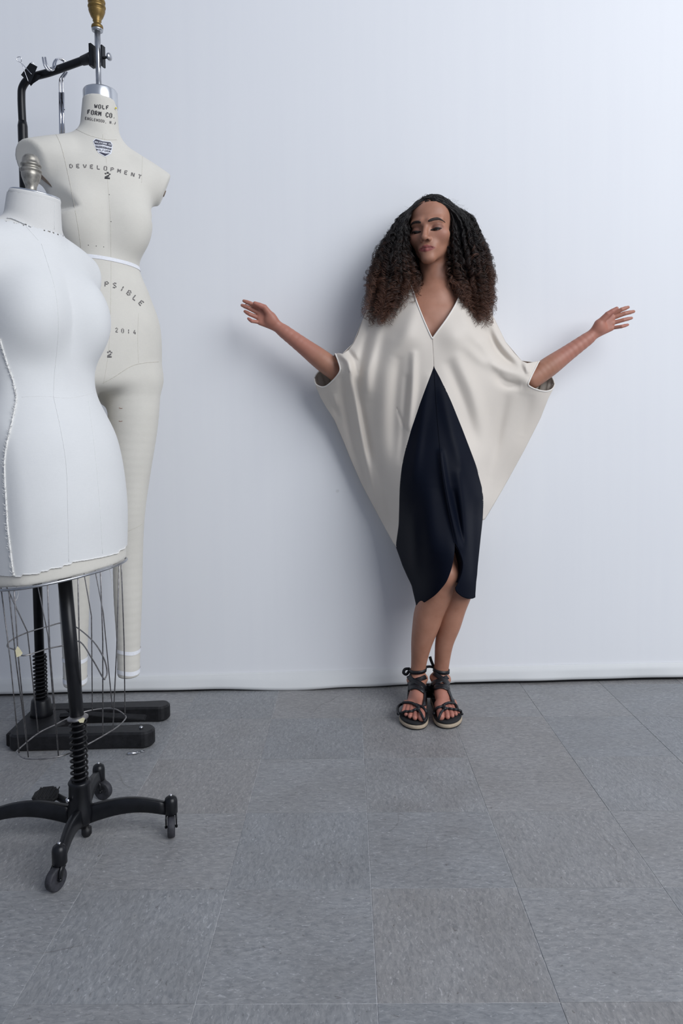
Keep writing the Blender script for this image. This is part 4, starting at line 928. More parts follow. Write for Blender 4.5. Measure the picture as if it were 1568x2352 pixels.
folds = [([(796, 838), (812, 900), (830, 1000), (848, 1095), (862, 1150)], 8, .013), ([(784, 870), (792, 930), (808, 1010), (822, 1060)], 9, -.008), ([(815, 880), (836, 980), (852, 1060)], 9, -.007),
 ([(868, 760), (846, 850), (842, 905)], 13, .013), ([(850, 745), (826, 840), (822, 890)], 10, -.009), ([(898, 790), (884, 880), (878, 1000), (888, 1130)], 20, .010), ([(915, 830), (908, 930), (905, 1040)], 12, -.006),
 ([(950, 815), (946, 900), (936, 985)], 9, .010), ([(934, 870), (928, 960), (920, 1060)], 8, -.007), ([(914, 945), (926, 975), (937, 992)], 4, -.004), ([(783, 816), (800, 832), (806, 858)], 7, .016), ([(800, 806), (815, 828), (822, 852)], 6, -.010), ([(764, 905), (770, 935)], 8, .006), ([(752, 900), (778, 960)], 6, -.004),
 ([(845, 1050), (890, 1180)], 13, .007), ([(870, 1080), (902, 1215)], 9, -.005),
 ([(1128, 735), (1150, 785), (1186, 826)], 9, .013), ([(1118, 760), (1145, 810), (1180, 840)], 8, -.011), ([(1105, 790), (1140, 840), (1190, 858)], 10, .008), ([(1196, 884), (1162, 882), (1138, 862)], 11, -.012), ([(1204, 835), (1213, 858)], 5, .010),
 ([(1052, 825), (1086, 900), (1106, 980), (1116, 1050)], 15, .012), ([(1030, 840), (1064, 930), (1086, 1010)], 12, -.007), ([(1188, 905), (1164, 1000), (1132, 1100)], 17, .009), ([(1160, 905), (1142, 1000), (1124, 1090)], 12, -.007), ([(1220, 905), (1195, 1000)], 14, -.006), ([(1075, 800), (1110, 830), (1150, 845)], 12, .007),
 ([(1012, 1040), (1022, 1110), (1036, 1180), (1055, 1255)], 7, .013), ([(1052, 1090), (1066, 1180), (1068, 1260)], 11, .010), ([(1042, 1130), (1054, 1200), (1064, 1250)], 7, -.008), ([(948, 1190), (954, 1310)], 13, .008), ([(985, 1120), (990, 1280)], 22, .006), ([(1088, 1150), (1086, 1330)], 9, -.005),
 ([(985, 870), (966, 980), (950, 1100)], 12, .006), ([(1015, 900), (1040, 1000), (1070, 1100)], 14, .006), ([(955, 700), (935, 760), (905, 820)], 16, .006), ([(1060, 720), (1085, 770), (1110, 800)], 14, .006)]
FS = [(smooth_path([(*p, 0) for p in pl], 10)[:, :2], w, a) for pl, w, a in folds]
def fold_h(p):
    h_ = np.zeros(len(p))
    for pl, w, a in FS:
        lo = pl.min(0)-w*3; hi = pl.max(0)+w*3; s = np.where(((p > lo) & (p < hi)).all(1))[0]
        if not len(s): continue
        d2 = np.full(len(s), 1e9); t = np.zeros(len(s)); ns = len(pl)-1
        for k in range(ns):
            e = pl[k+1]-pl[k]; q = p[s]-pl[k]; tt = np.clip(q@e/(e@e), 0, 1); dd = ((q-tt[:, None]*e)**2).sum(1); m_ = dd < d2; d2[m_] = dd[m_]; t[m_] = (k+tt[m_])/ns
        h_[s] += a*np.exp(-d2/(w*w))*np.sin(np.pi*np.clip(.12+.80*t, 0, 1))**.8
    return h_
def rbf_Y(p):
    q = np.asarray(p, float)/100.; return _phi(((q[:, None]-_cp[None])**2).sum(-1))@_w[:_n]+_w[_n]+q@_w[_n+1:]
# how far the body pushes the cloth out, spread softly over a grid of sight lines
GS = 5.; _gx = np.arange(680, 1320, GS); _gy = np.arange(620, 1430, GS)
_E = np.zeros((len(_gx), len(_gy))); _R = rbf_Y(np.stack(np.meshgrid(_gx, _gy, indexing='ij'), -1).reshape(-1, 2)).reshape(_E.shape)
for i, x in enumerate(_gx):
    for j, y in enumerate(_gy):
        h_ = hit(PB, x, y)
        if h_ is None: continue
        if (x < 790 or x > 1205) and y < 900: continue      # bare forearms
        if y < 660 or y > 1350: continue
        _E[i, j] = max(0., _R[i, j]-(h_[0][1]-.015))
def _blur(A, s):
    k = np.exp(-.5*(np.arange(-3*s, 3*s+1)/s)**2); k /= k.sum()
    for ax in (0, 1): A = np.apply_along_axis(lambda v_: np.convolve(np.pad(v_, 3*s, 'edge'), k, 'valid'), ax, A)
    return A
_D = _E.copy()
for di in range(-5, 6):
    for dj in range(-5, 6):
        if di*di+dj*dj <= 26: _D = np.maximum(_D, np.roll(np.roll(_E, di, 0), dj, 1))
_PUSH = _blur(_D, 4)
def push(p):
    fx = np.clip((p[:, 0]-680)/GS, 0, len(_gx)-1.01); fy = np.clip((p[:, 1]-620)/GS, 0, len(_gy)-1.01); i = fx.astype(int); j = fy.astype(int); a = fx-i; b_ = fy-j
    out = np.zeros(len(p))
    bs = lambda f: [(1-f)**3/6, (3*f**3-6*f*f+4)/6, (-3*f**3+3*f*f+3*f+1)/6, f**3/6]
    for ka, wa in zip((-1, 0, 1, 2), bs(a)):
        for kb, wb in zip((-1, 0, 1, 2), bs(b_)): out += wa*wb*_PUSH[np.clip(i+ka, 0, len(_gx)-1), np.clip(j+kb, 0, len(_gy)-1)]
    return out
def dress_Y(p, folds_on=True):
    p = np.asarray(p, float); Y = rbf_Y(p)-push(p)
    if folds_on: Y = Y-np.maximum(1.35*fold_h(p), -.012)-.002
    return np.minimum(Y, -.022)
def lift(p, off=0.):
    p = np.asarray(p, float); Y = dress_Y(p)+off; return np.array([at(a[0], a[1], y) for a, y in zip(p, Y)])
def resample(pts, n, keep=None):
    pts = np.asarray(pts, float); L = np.concatenate([[0], np.cumsum(np.linalg.norm(np.diff(pts, axis=0), axis=1))]); s = np.linspace(0, L[-1], n)
    return np.stack([np.interp(s, L, pts[:, k]) for k in range(pts.shape[1])], 1)
def grid_faces(n, m): i, j = np.meshgrid(np.arange(n-1), np.arange(m-1), indexing='ij'); k = (i*m+j).ravel(); return np.stack([k, k+1, k+m+1, k+m], 1)
dress = empty('dress', (.4, -.2, .9)); dress.parent = body
def sheet(name, P2, mt, off=0.):
    n, m = P2.shape[:2]; V = lift(P2.reshape(-1, 2), off); o = mesh_obj(name, V, grid_faces(n, m), mt, dress)
    md = o.modifiers.new('thickness', 'SOLIDIFY'); md.thickness = .0012; md.offset = 0; return o
def ruled(cols, nu, nv, vm=.22):
    """cols: (T, M or None, B); returns grid of photo points"""
    C_ = []
    for T_, M_, B_ in cols:
        T_, B_ = np.array(T_, float), np.array(B_, float); M_ = T_+(B_-T_)*vm if M_ is None else np.array(M_, float); C_.append(np.concatenate([T_, M_, B_]))
    C_ = np.array(C_); d = np.linalg.norm(np.diff(C_, axis=0), axis=1); L = np.concatenate([[0], np.cumsum(d)]); s = np.linspace(0, L[-1], nu)
    s = np.sort(np.concatenate([s, L])); C2 = np.stack([np.interp(s, L, C_[:, k]) for k in range(6)], 1); v = np.concatenate([np.linspace(0, vm, int(nv*.3), endpoint=False), np.linspace(vm, 1, nv-int(nv*.3))])
    out = np.zeros((len(s), len(v), 2))
    for k, t in enumerate(v):
        out[:, k] = C2[:, :2]+(C2[:, 2:4]-C2[:, :2])*(t/vm) if t < vm else C2[:, 2:4]+(C2[:, 4:]-C2[:, 2:4])*((t-vm)/(1-vm))
    return out
sm2 = lambda pts, n=6: smooth_path([(*p, 0) for p in pts], n)[:, :2]
NAVL = sm2([(996, 842), (965, 925), (940, 1000), (925, 1060), (918.5, 1110), (917, 1150), (916, 1200), (909.5, 1250), (910.5, 1258)])
NAVR = sm2([(996, 842), (1020, 888), (1045, 945), (1075, 1022), (1098, 1085), (1106, 1120), (1109.5, 1152), (1107.5, 1195)])
def on(poly, t): L = np.concatenate([[0], np.cumsum(np.linalg.norm(np.diff(poly, axis=0), axis=1))]); return (np.interp(t*L[-1], L, poly[:, 0]), np.interp(t*L[-1], L, poly[:, 1]))
lo_l = lambda t: on(NAVL, t)
colsL = [((722, 870), (722, 871), (722.5, 874)), ((724, 880), (724.5, 882), (727, 892)), ((730, 886.5), (731, 889), (736, 912)), ((741, 889.5), (743, 895), (750, 937)), ((752, 885.5), (755, 893), (768, 964)), ((764, 875.5), (768, 888), (779, 990)), ((773, 864), (778, 880), (791, 1018)), ((779, 855), (787, 880), (806, 1056)), ((781.5, 848), (792, 882), (818, 1083)),
 ((779, 836), (783.5, 852), (826, 1101)), ((770, 813), (784, 840), (832, 1114)), ((778, 811), (794, 848), (841, 1131)), ((786, 813), (808, 862), (850, 1148)), ((800, 803), (822, 880), (864, 1174)), ((811, 789), (834, 874), (878, 1200)), ((821, 768), (846, 866), (891, 1224)), ((833, 735), (857, 845), (902, 1244)), ((846, 704), (866, 812), (910, 1257.5)),
 ((858, 685), None, lo_l(.96)), ((872, 672), None, lo_l(.88)), ((905, 657), None, lo_l(.74)), ((938, 648), None, lo_l(.56)), ((946.5, 664), None, lo_l(.50)), ((957, 695), None, lo_l(.36)), ((972, 733), None, lo_l(.20)), ((985, 763), None, lo_l(.07)), ((992.5, 778), None, (996, 842))]
up_r = lambda t: on(NAVR, t)
colsR = [((992.5, 778), None, (996, 842)), ((1004, 762), None, up_r(.08)), ((1026, 732), None, up_r(.24)), ((1046, 699), None, up_r(.42)), ((1056, 674), None, up_r(.54)), ((1062, 650), None, up_r(.64)), ((1090, 660), None, up_r(.80)), ((1112, 680), None, up_r(.93)), ((1124, 702), None, (1108, 1195)),
 ((1132, 727), (1130, 850), (1113, 1193)), ((1150, 764), (1147, 865), (1122, 1178)), ((1160, 785), (1158, 872), (1132, 1161)), ((1180, 810), (1176, 880), (1144, 1140)), ((1197, 829), (1190, 885), (1154, 1123)), ((1210, 834), (1198, 885), (1161, 1110)), ((1224, 832), (1206, 884), (1168, 1098)), ((1237, 830), (1212.5, 880), (1174, 1087)),
 ((1213, 883), (1213.2, 885), (1180, 1077)), ((1217, 888), (1217, 891), (1190, 1058)), ((1228, 893), (1227, 899), (1203, 1034)), ((1245, 898), (1242, 906), (1222, 996)), ((1258, 898.5), (1254, 908), (1240, 961)), ((1268, 893), (1265, 900), (1258, 915)), ((1273, 884), (1272.5, 886), (1270, 892))]
sheet('cream_front', ruled(colsL, 150, 120), M['cream']); sheet('cream_front', ruled(colsR, 150, 120), M['cream'])
def coons(left, right, bottom, nu, nv, t0=.012):
    """apex patch: left/right edges run from the apex down, bottom joins their ends"""
    Lf = resample(left, nv); Rt = resample(right, nv); Bt = resample(bottom, nu); out = np.zeros((nu, nv, 2)); u = np.linspace(0, 1, nu)[:, None]
    base = lambda k: Lf[k]*(1-u)+Rt[k]*u
    last = base(nv-1); dlt = Bt-last
    for k in range(nv):
        t = k/(nv-1); out[:, k] = base(k)+dlt*t**3
    return out
SEAM = sm2([(996, 842), (1002, 930), (1007.5, 1000), (1015, 1080), (1026, 1150), (1038, 1215), (1044, 1250)])
left_edge = np.concatenate([NAVL, sm2([(912, 1262), (925, 1300), (945, 1345), (953, 1375), (955, 1390)])])
hemL = sm2([(955, 1390), (967, 1387.5), (985, 1377), (1000, 1366), (1014, 1351), (1026, 1334), (1036, 1308), (1041, 1285), (1043.5, 1266)])
right_of_left = np.concatenate([SEAM, [(1043.5, 1266)]])
sheet('navy_panel', coons(left_edge, right_of_left, hemL, 70, 160), M['navy'])
right_edge = np.concatenate([NAVR, sm2([(1106, 1210), (1101, 1255), (1096, 1300), (1092, 1345), (1091, 1372)])])
sl_r = np.concatenate([SEAM[:-1], sm2([(1044, 1247), (1054, 1264), (1061, 1283), (1063, 1297), (1060, 1318), (1052, 1338), (1045, 1350)])])
hemR = sm2([(1045, 1350), (1047, 1359), (1058, 1369), (1072, 1375), (1084, 1375), (1091, 1372)])
sheet('navy_panel', coons(sl_r, right_edge, hemR, 60, 160), M['navy'])
# turned-in facing behind the slit edge
fa = sm2([(1043, 1250), (1054, 1266), (1061, 1284), (1063, 1297), (1060, 1318), (1052, 1338)]); fb_ = sm2([(1040, 1250), (1040, 1266), (1041, 1284), (1042, 1300), (1040, 1320), (1036, 1338)])
Va = lift(fa); Vb = np.array([at(p[0], p[1], y) for p, y in zip(fb_, dress_Y(fa)+.10)]); n_ = len(fa)
o = mesh_obj('slit_facing', np.concatenate([Va, Vb]), [(k, k+1, n_+k+1, n_+k) for k in range(n_-1)], M['navy'], dress); md = o.modifiers.new('thickness', 'SOLIDIFY'); md.thickness = .001
# back of the dress, hanging close to the wall
bT = [(722, 870), (726, 860), (736, 849), (750, 836), (762, 822), (770, 813), (786, 813), (811, 789), (833, 735), (846, 704), (872, 672), (905, 657), (938, 648), (1000, 640), (1062, 650), (1090, 660), (1112, 680), (1132, 727), (1160, 785), (1197, 829), (1224, 832), (1237, 830), (1250, 842), (1262, 858), (1270, 872), (1273, 884)]
bB = [(722.5, 874), (736, 912), (768, 964), (791, 1018), (806, 1056), (832, 1114), (850, 1148), (878, 1200), (902, 1244), (910, 1257.5), (925, 1300), (945, 1345), (955, 1389), (1000, 1384), (1045, 1380), (1091, 1371), (1096, 1300), (1107, 1195), (1132, 1161), (1154, 1123), (1168, 1098), (1174, 1087), (1203, 1034), (1240, 961), (1258, 915), (1270, 892)]
P2 = ruled([(a, None, c) for a, c in zip(bT, bB)], 90, 60); n_, m_ = P2.shape[:2]
Yf = dress_Y(P2.reshape(-1, 2), False).reshape(n_, m_); v = np.linspace(0, 1, m_)[None]; u = np.linspace(0, 1, n_)[:, None]
w = np.clip(np.minimum(np.minimum(v*5, (1-v)*7), np.minimum(u, 1-u)*9), 0, 1); w = np.broadcast_to(np.sqrt(w), Yf.shape).copy()
hem_m = (P2[..., 1] > 1330); tgt = np.where(P2[..., 1] > 1150, -.045-.10*np.clip((P2[..., 1]-1150)/240, 0, 1), -.045+.006*np.sin(P2[..., 0]*.07)); lipm = ((P2[:, :1, 0] < 771) | (P2[:, :1, 0] > 1238)); w = np.where(lipm & (v < .3), np.maximum(w, .35), w)
w = np.where((np.abs(P2[..., 0]-1000) < 66) & (P2[..., 1] < 720), 1., w); tgt = np.where(P2[..., 1] < 720, -.070, tgt)
Yb = Yf*(1-w)+tgt*w; Yb = np.where(hem_m, np.maximum(Yb, -.155), Yb)
V = np.array([at(x, y, Y) for (x, y), Y in zip(P2.reshape(-1, 2), np.minimum(Yb, -.012).ravel())])
o = mesh_obj('dress_back', V, grid_faces(n_, m_), M['cream'], dress); o.data.materials.append(M['navy'])
fq = P2.reshape(-1, 2)[grid_faces(n_, m_)].mean(1); o.data.polygons.foreach_set('material_index', ((fq[:, 1] > 1235) & (fq[:, 0] > 905)).astype(np.int32))
md = o.modifiers.new('thickness', 'SOLIDIFY'); md.thickness = .0012
# pipings along neckline and cuffs, seams
def piping(name, pts, r, mt, off=-.001, n=8):
    return mesh_obj(name, *tube(lift(sm2(pts, n), off), r, 8), mt, dress)
piping('neck_piping', [(938, 648), (946.5, 664), (957, 695), (972, 733), (985, 763), (992.5, 778)], .0026, M['piping'])
piping('neck_piping', [(992.5, 778), (1004, 762), (1026, 732), (1046, 699), (1056, 674), (1062, 650)], .0026, M['piping'])
for f_, b_ in (([(770, 813), (776, 828), (781, 846), (778, 857), (768, 870), (752, 885), (741, 889), (730, 886), (724, 880), (722, 870)], [(722, 870), (726, 860), (736, 849), (750, 836), (762, 822), (770, 813)]),
               ([(1237, 830), (1226, 852), (1214, 876), (1213, 884), (1219, 889), (1230, 894), (1245, 898), (1258, 898), (1268, 893), (1273, 884)], [(1273, 884), (1270, 872), (1262, 858), (1250, 842), (1237, 830)])):
    A_ = lift(sm2(f_, 6), -.001); Bp = sm2(b_, 6); yb = np.minimum(dress_Y(Bp, False)*.65+.35*-.045, -.03); yb[0] = A_[-1][1]; yb[-1] = A_[0][1]
    mesh_obj('cuff_piping', *tube(np.concatenate([A_[:-1], [at(p[0], p[1], y) for p, y in zip(Bp, yb)][:-1]]), .0026, 8, True), M['piping'], dress)
piping('centre_seam', [(992.5, 779), (995, 810), (996, 842)], .0008, simple('cream_seam', (.50, .46, .42), .8), -.0006)
piping('centre_seam', [(996, 842), (1002, 930), (1007.5, 1000), (1015, 1080), (1026, 1150), (1038, 1215), (1043, 1246)], .0011, M['navy'], -.0012)

# ------------------------------------------------------------------ sandals
M['strap'] = simple('black_leather', (.010, .011, .014), .42, 0, .25, 120, .2, .4); M['sole_tan'] = simple('tan_midsole', (.42, .34, .25), .75, 0, .12, 90, .2); M['footbed'] = simple('black_footbed', (.010, .010, .012), .8, 0, .2, 120, .2)
def sandal(k, ribbons, cords, bow, ankle_py):
    h_, fx, fy, inner = FEET[k]; sd = empty('sandal', (h_[0], h_[1], 0)); sd.parent = body
    def outline(g):
        pts = []
        for x, y in [(.0, -.022), (.024, -.014), (.033, .02), (.033, .07), (.034, .12), (.044, .17), (.046, .21), (.038, .245), (.016, .262), (-.010, .258), (-.032, .238), (-.047, .205), (-.049, .17), (-.042, .12), (-.036, .07), (-.034, .02), (-.024, -.014)]:
            c = np.array([-.003, .12]); d = np.array([x, y])-c; d = d*(1+g/np.linalg.norm(d)); pts.append((*(c+d), 0))
        P = smooth_path(pts, 4, True)[:, :2]; W_ = np.array([h_[:2]+fx[:2]*p[0]+fy[:2]*p[1] for p in P])
        a = .5*np.sum(W_[:, 0]*np.roll(W_[:, 1], -1)-np.roll(W_[:, 0], -1)*W_[:, 1]); return W_ if a > 0 else W_[::-1]
    mesh_obj('outsole', *prism(outline(-.001), .0005, .0045, .001), M['footbed'], sd); mesh_obj('midsole', *prism(outline(.0015), .004, .0155, .002), M['sole_tan'], sd); mesh_obj('footbed', *prism(outline(-.0005), .0150, .0245, .003), M['footbed'], sd)
    for pts, hw in ribbons:
        P = sm2(pts, 8); V = []; good = []
        for i, p in enumerate(P):
            d = P[min(i+1, len(P)-1)]-P[max(i-1, 0)]; d = d/np.linalg.norm(d); nn = np.array([-d[1], d[0]])*hw
            row = []
            c0 = hit(PB, *p)
            ref = c0[0] if c0 is not None else near(PB, at(p[0], p[1], h_[1]+fy[1]*.06))[0]
            for s_ in (-1, -.33, .33, 1):
                q = p+nn*s_; hh = hit(PB, *q)
                pt, n2 = (hh if hh is not None and abs(hh[0][1]-ref[1]) < .05 else near(PB, at(q[0], q[1], ref[1])))
                row.append(pt+n2*.0026+np.array([0, -.001, 0]))
            V += row
        o = mesh_obj('strap', V, grid_faces(len(P), 4), M['strap'], sd); md = o.modifiers.new('thickness', 'SOLIDIFY'); md.thickness = .0022; md.offset = 1
    for pts, r in cords:
        P = []
        for p in sm2(pts, 8):
            hh = hit(PB, *p); ok = hh is not None and np.linalg.norm((hh[0]-h_)[:2]) < .30 and hh[0][2] < .14
            if ok: P.append(hh[0]+hh[1]*r*.75)
            else:
                q = atz(p[0], p[1], .032); P.append(q)
        mesh_obj('cord', *tube(P, r, 8), M['strap'], sd)
    anc = (a1, a2)[k]
    def zf(a): return at(anc[0], ankle_py, anc[1])[2]
    az = atz(0, 0)
    zc = P_(960, ankle_py, anc[1])[2]; V = []
    ringc = np.array([anc[0], anc[1]+.004, zc])
    o = band('ankle_strap', PB, lambda a: zc-.004*math.sin(a)*0+.004*math.cos(a)*inner, .0062, ringc, M['strap'], sd, .002, 40, rad=.043); md = o.modifiers.new('thickness', 'SOLIDIFY'); md.thickness = .002; md.offset = 1
    # heel strap
    q = lambda x, y, z: h_+fx*x+fy*y+np.array([0, 0, z-SOLE])
    hs = smooth_path([q(.030, .060, .030), q(.031, .035, .060), q(.018, .004, .066), q(0, -.008, .067), q(-.018, .004, .066), q(-.031, .035, .060), q(-.031, .060, .030)], 8)
    mesh_obj('heel_strap', *tube(hs, .006, 8, flat=.3, nrm=[(p-q(0, .035, .05))*np.array([1, 1, 0]) for p in hs]), M['strap'], sd)
    for pts, Y, hw in bow:
        P = smooth_path([at(p[0], p[1], Y) for p in pts], 8); mesh_obj('bow', *tube(P, hw, 8, flat=.22, nrm=[(.1, 1, .1)]*len(P)), M['strap'], sd)
sandal(0, [([(936, 1546), (946, 1561), (962, 1571), (978, 1582)], 5.2), ([(976, 1554), (959, 1563), (943, 1571), (929, 1585)], 5.2), ([(926, 1592), (942, 1581), (958, 1579), (974, 1589), (979, 1596)], 5.2), ([(928, 1588), (922.5, 1606), (917, 1622)], 3.6), ([(975, 1588), (975, 1602), (972, 1622)], 3.6)],
       [([(914, 1640), (913, 1626), (921, 1617.5), (939, 1615), (955, 1620), (961, 1627)], .0046), ([(913, 1640), (920, 1637), (931, 1636), (946, 1635), (959, 1628)], .0042), ([(957, 1619), (970, 1626), (976.5, 1639), (975, 1655)], .0044), ([(959, 1627), (967, 1641), (975, 1657)], .0042), ([(957, 1622), (959, 1628), (962, 1634)], .0062)],
       [([(941, 1536), (930, 1537), (926.5, 1545), (933, 1549), (940, 1540)], -.185, .0052)], 1538)
sandal(1, [([(998, 1546), (1012, 1558), (1025, 1570), (1031, 1586)], 5.2), ([(1026, 1555), (1012, 1564), (997, 1570), (985, 1581)], 5.2), ([(983, 1592), (1001, 1579.5), (1016, 1577.5), (1029, 1583), (1032, 1590)], 5.2), ([(983, 1580), (985, 1602), (994, 1626)], 3.8), ([(1029, 1584), (1035, 1600), (1040, 1618)], 3.6)],
       [([(1014, 1627), (1022, 1618), (1035.5, 1616), (1046, 1620), (1051, 1630)], .0046), ([(996, 1640), (1000, 1632), (1007, 1627), (1020, 1624)], .0046), ([(1008, 1650), (1013.5, 1637), (1022, 1626)], .0042), ([(1022, 1628), (1041, 1631), (1055, 1633), (1061, 1640)], .0044), ([(1019, 1622), (1021, 1627), (1023, 1632)], .0062)],
       [([(997, 1533), (987, 1531), (977, 1532)], -.180, .0050), ([(995, 1530), (990, 1518), (987, 1508)], -.180, .0050)], 1540)
# ------------------------------------------------------------------ hair: a dense core with thousands of curled strands over it
HF = Field()
def hh_(px, py, Y): return P_(px, py, Y)
for pts in ([(972, 490, -.13, .022), (936, 535, -.13, .036), (906, 590, -.135, .050), (890, 650, -.14, .046), (888, 690, -.16, .034)],
            [(1028, 490, -.125, .022), (1054, 538, -.13, .038), (1082, 590, -.135, .052), (1088, 650, -.14, .044), (1090, 690, -.16, .032)],
            [(1000, 480, -.09, .05), (1000, 580, -.075, .055), (1000, 640, -.07, .045)]):
    for a, b in zip(pts, pts[1:]): HF.cone(hh_(*a[:3]), hh_(*b[:3]), a[3], b[3], .02)
HF.ell(hp(0, -.024, .031), tuple(HS*x for x in (.077, .094, .0715)), HRm, .012)
HF.cone(P_(962, 560, -.105), P_(955, 640, -.10), .035, .035, .02); HF.cone(P_(1045, 560, -.105), P_(1045, 640, -.10), .035, .035, .02)
HF.ell(hp(0, .098, -.012), tuple(HS*x for x in (.0605, .066, .092)), HRm, .010, -1)
HF.ell(hp(.004, .075, -.085), tuple(HS*x for x in (.056, .075, .075)), HRm, .012, -1)
HF.ell(P_(1004, 660, -.23), (.062, .075, .085), None, .012, -1)
V, Q = surfnet(HF, (.18, -.34, 1.25), (.66, -.012, 1.84), .004)
m, nt, b = nodes_mat('hair_core'); f1 = noise(nt, 1, 4, coords(nt, scale=(160, 160, 40)), .7, 2.); nt.links.new(ramp(nt, f1, [(.3, (.003, .0025, .0025)), (.7, (.012, .009, .008))]), b.inputs['Base Color']); b.inputs['Roughness'].default_value = .6; b.inputs['Specular IOR Level'].default_value = .2; bump(nt, b, f1, .6, .004); M['core'] = m
hair = mesh_obj('hair', V, Q, M['core'], body)
LV = np.array([470, 520, 580, 640, 690, 735, 760.])
INL = np.array([955, 940, 943, 962, 954, 927, 905.]); OUL = np.array([945, 904, 872, 850, 842, 835, 832.])
INR = np.array([1012, 1026, 1026, 1032, 1056, 1080, 1095.]); OUR = np.array([1058, 1095, 1117, 1129, 1131, 1126, 1122.])
FRY = np.array([-.20, -.205, -.222, -.238, -.262, -.272, -.278]); BKY = np.array([-.09, -.06, -.05, -.045, -.045, -.045, -.045])
rg = np.random.default_rng(11)
NC, NH, NP = 520, 11, 104
pos = []; rad = []
EC = np.array([0, -.022, .030]); ER = np.array([.077, .094, .071])
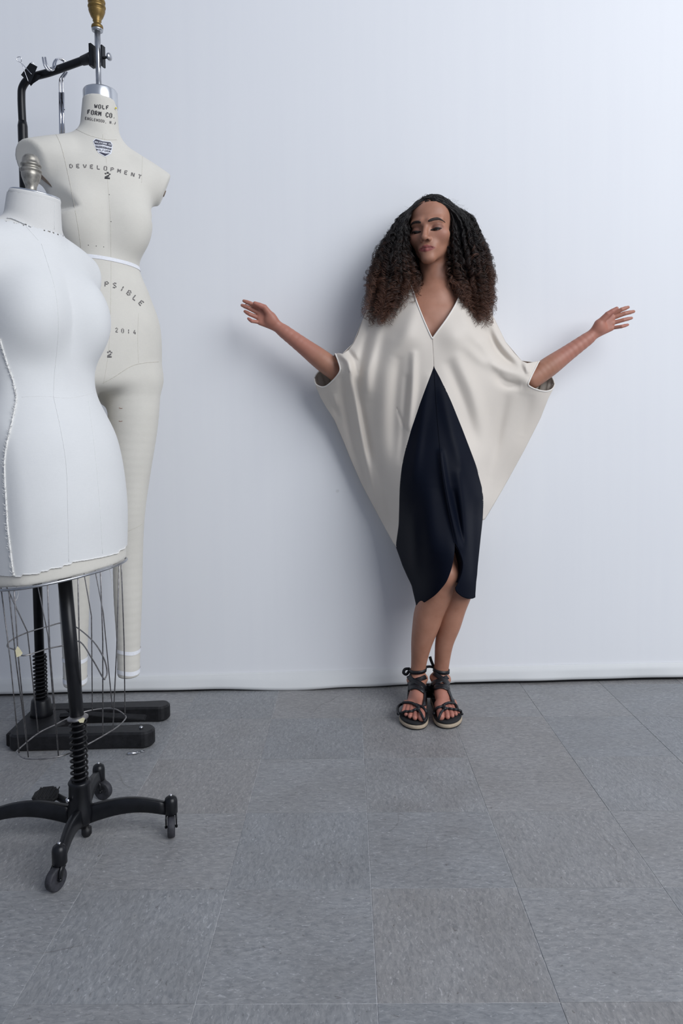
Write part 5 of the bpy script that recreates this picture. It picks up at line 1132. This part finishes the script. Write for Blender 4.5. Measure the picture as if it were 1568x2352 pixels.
for c_ in range(NC):
    s_ = -1 if rg.random() < .5 else 1
    a = rg.random()**.8; b_ = rg.random()**1.5*.95; fly = rg.random() < .07
    th = math.radians((1-a)*72+rg.normal()*7); ph = math.radians(46-102*b_+rg.normal()*6)
    dr = np.array([s_*math.sin(th), math.cos(th)*math.sin(ph), math.cos(th)*math.cos(ph)])
    root = hp(*(EC+ER*dr*1.0)); nrm = HRm@(dr/ER); nrm /= np.linalg.norm(nrm)
    yend = rg.uniform(660, 750) if rg.random() < .8 else rg.uniform(600, 690)
    if s_ < 0 and a < .25: yend = min(yend, rg.uniform(640, 705))
    if s_ > 0 and a < .25: yend = min(yend, rg.uniform(640, 715))
    if a > .9: yend = min(yend, rg.uniform(640, 735))
    IN, OU = (INL, OUL) if s_ < 0 else (INR, OUR)
    ja = rg.normal()*.03; jo = (rg.uniform(3, 12) if fly else rg.normal()*3)
    if b_ > .45 and rg.random() < .4: a = rg.uniform(-.7, .1); yend = min(yend, rg.uniform(610, 660)); b_ = max(b_, .66)
    pts = [root, root+nrm*(.007+.006*a)+np.array([0, 0, .001])]
    ys = ([492] if a > .3 else [])+[y for y in (520, 550, 580, 610, 640, 665, 690, 712, 735, 760) if y < yend-8]+[yend]
    for y in ys:
        xi, xo = np.interp(y, LV, IN), np.interp(y, LV, OU); aa = a+ja*(y-500)/200
        px = xi+(xo-xi)*aa+s_*jo*np.clip((y-500)/120, 0, 1); Y = np.interp(y, LV, FRY)*(1-b_)+np.interp(y, LV, BKY)*b_
        Y -= .03*math.sin(math.pi*min(1, max(0, aa)))*(1-b_)*(y < 640)
        if b_ < .62 and y > 655: Y = min(Y, dress_Y(np.array([[px, y]]), False)[0]-.012-.012*rg.random())
        pts.append(P_(px, y, min(Y, -.03)))
    G = resample(smooth_path(pts, 6), NP)
    t_ = np.linspace(0, 1, NP)[:, None]; wob = sum(np.sin(2*np.pi*(fq*t_+rg.random(3)))*rg.normal(size=3)*amp_ for fq, amp_ in ((1.3, .0035), (2.9, .0022), (5.1, .0014)))
    G = G+wob*np.clip((t_-.12)*1.6, 0, 1)
    T = np.gradient(G, axis=0); T /= np.linalg.norm(T, axis=1, keepdims=True)
    U = np.cross(T, [0, 1., .05]); U /= np.maximum(np.linalg.norm(U, axis=1, keepdims=True), 1e-6); W_ = np.cross(T, U)
    L = np.linalg.norm(np.diff(G, axis=0), axis=1).sum(); t = np.linspace(0, 1, NP)
    wl_ = rg.uniform(.024, .040); amp = rg.uniform(.0050, .0100)*(.05+.95*np.clip((t-.18)/.5, 0, 1)**1.2); ph0 = rg.uniform(0, 6.28); hand_ = rg.choice([-1, 1]); wv = (rg.uniform(.5, 1.6), rg.uniform(1, 3), rg.random()); amp = amp*(1+.55*t**3)*(1+.35*np.sin(2*np.pi*(rg.uniform(1, 3)*t+rg.random())))
    for h_ in range(NH):
        q0 = rg.normal(size=2)*(.0011 if h_ else .0002); dph = rg.normal()*(.26 if c_ % 3 else .7); am = amp*rg.uniform(.82, 1.12); e_ = 1-rg.random()**3*.25
        tt = t*e_; g = np.stack([np.interp(tt, t, G[:, k]) for k in range(3)], 1); u = np.stack([np.interp(tt, t, U[:, k]) for k in range(3)], 1); w = np.stack([np.interp(tt, t, W_[:, k]) for k in range(3)], 1); am = np.interp(tt, t, am)
        an = hand_*(2*np.pi*tt*L/wl_*(1+.018*rg.normal())+wv[0]*np.sin(2*np.pi*(wv[1]*tt+wv[2])))+ph0+dph
        sp = 1.9-1.0*t
        g = g+u*(am*np.cos(an)+q0[0]*sp)[:, None]+w*(am*np.sin(an)+q0[1]*sp)[:, None]
        g[:, 1] = np.minimum(g[:, 1], -.008)
        pos.append(g); rad.append(.00052*(1-.5*t**2))
# loose short frizz round the silhouette
for k in range(420):
    s_ = -1 if rg.random() < .5 else 1; y = rg.uniform(455, 720); px = np.interp(y, LV, OUL if s_ < 0 else OUR)+rg.normal()*3
    if y < 500: px = 1000+s_*rg.uniform(0, 75); y = 455+((px-1000)/78.)**2*34
    g0 = P_(px, y, rg.uniform(-.20, -.09)); d = np.array([s_*rg.uniform(.2, 1)*(.3 if y < 500 else 1), rg.normal()*.3, rg.normal()*.5+(.6 if y < 500 else -.3)]); d /= np.linalg.norm(d); ln = rg.uniform(.008, .024); t = np.linspace(0, 1, NP)
    e2 = np.cross(d, [0, 1, 0.]); cur = rg.normal()*.010
    g = g0-d*.006+d*(ln*t)[:, None]+e2*(cur*t*t)[:, None]+np.array([0, 0, -1.])*(.006*t*t)[:, None]; g[:, 1] = np.minimum(g[:, 1], -.008)
    pos.append(g); rad.append(np.full(NP, .00013))
pos = np.array(pos, np.float32); rad = np.array(rad, np.float32)
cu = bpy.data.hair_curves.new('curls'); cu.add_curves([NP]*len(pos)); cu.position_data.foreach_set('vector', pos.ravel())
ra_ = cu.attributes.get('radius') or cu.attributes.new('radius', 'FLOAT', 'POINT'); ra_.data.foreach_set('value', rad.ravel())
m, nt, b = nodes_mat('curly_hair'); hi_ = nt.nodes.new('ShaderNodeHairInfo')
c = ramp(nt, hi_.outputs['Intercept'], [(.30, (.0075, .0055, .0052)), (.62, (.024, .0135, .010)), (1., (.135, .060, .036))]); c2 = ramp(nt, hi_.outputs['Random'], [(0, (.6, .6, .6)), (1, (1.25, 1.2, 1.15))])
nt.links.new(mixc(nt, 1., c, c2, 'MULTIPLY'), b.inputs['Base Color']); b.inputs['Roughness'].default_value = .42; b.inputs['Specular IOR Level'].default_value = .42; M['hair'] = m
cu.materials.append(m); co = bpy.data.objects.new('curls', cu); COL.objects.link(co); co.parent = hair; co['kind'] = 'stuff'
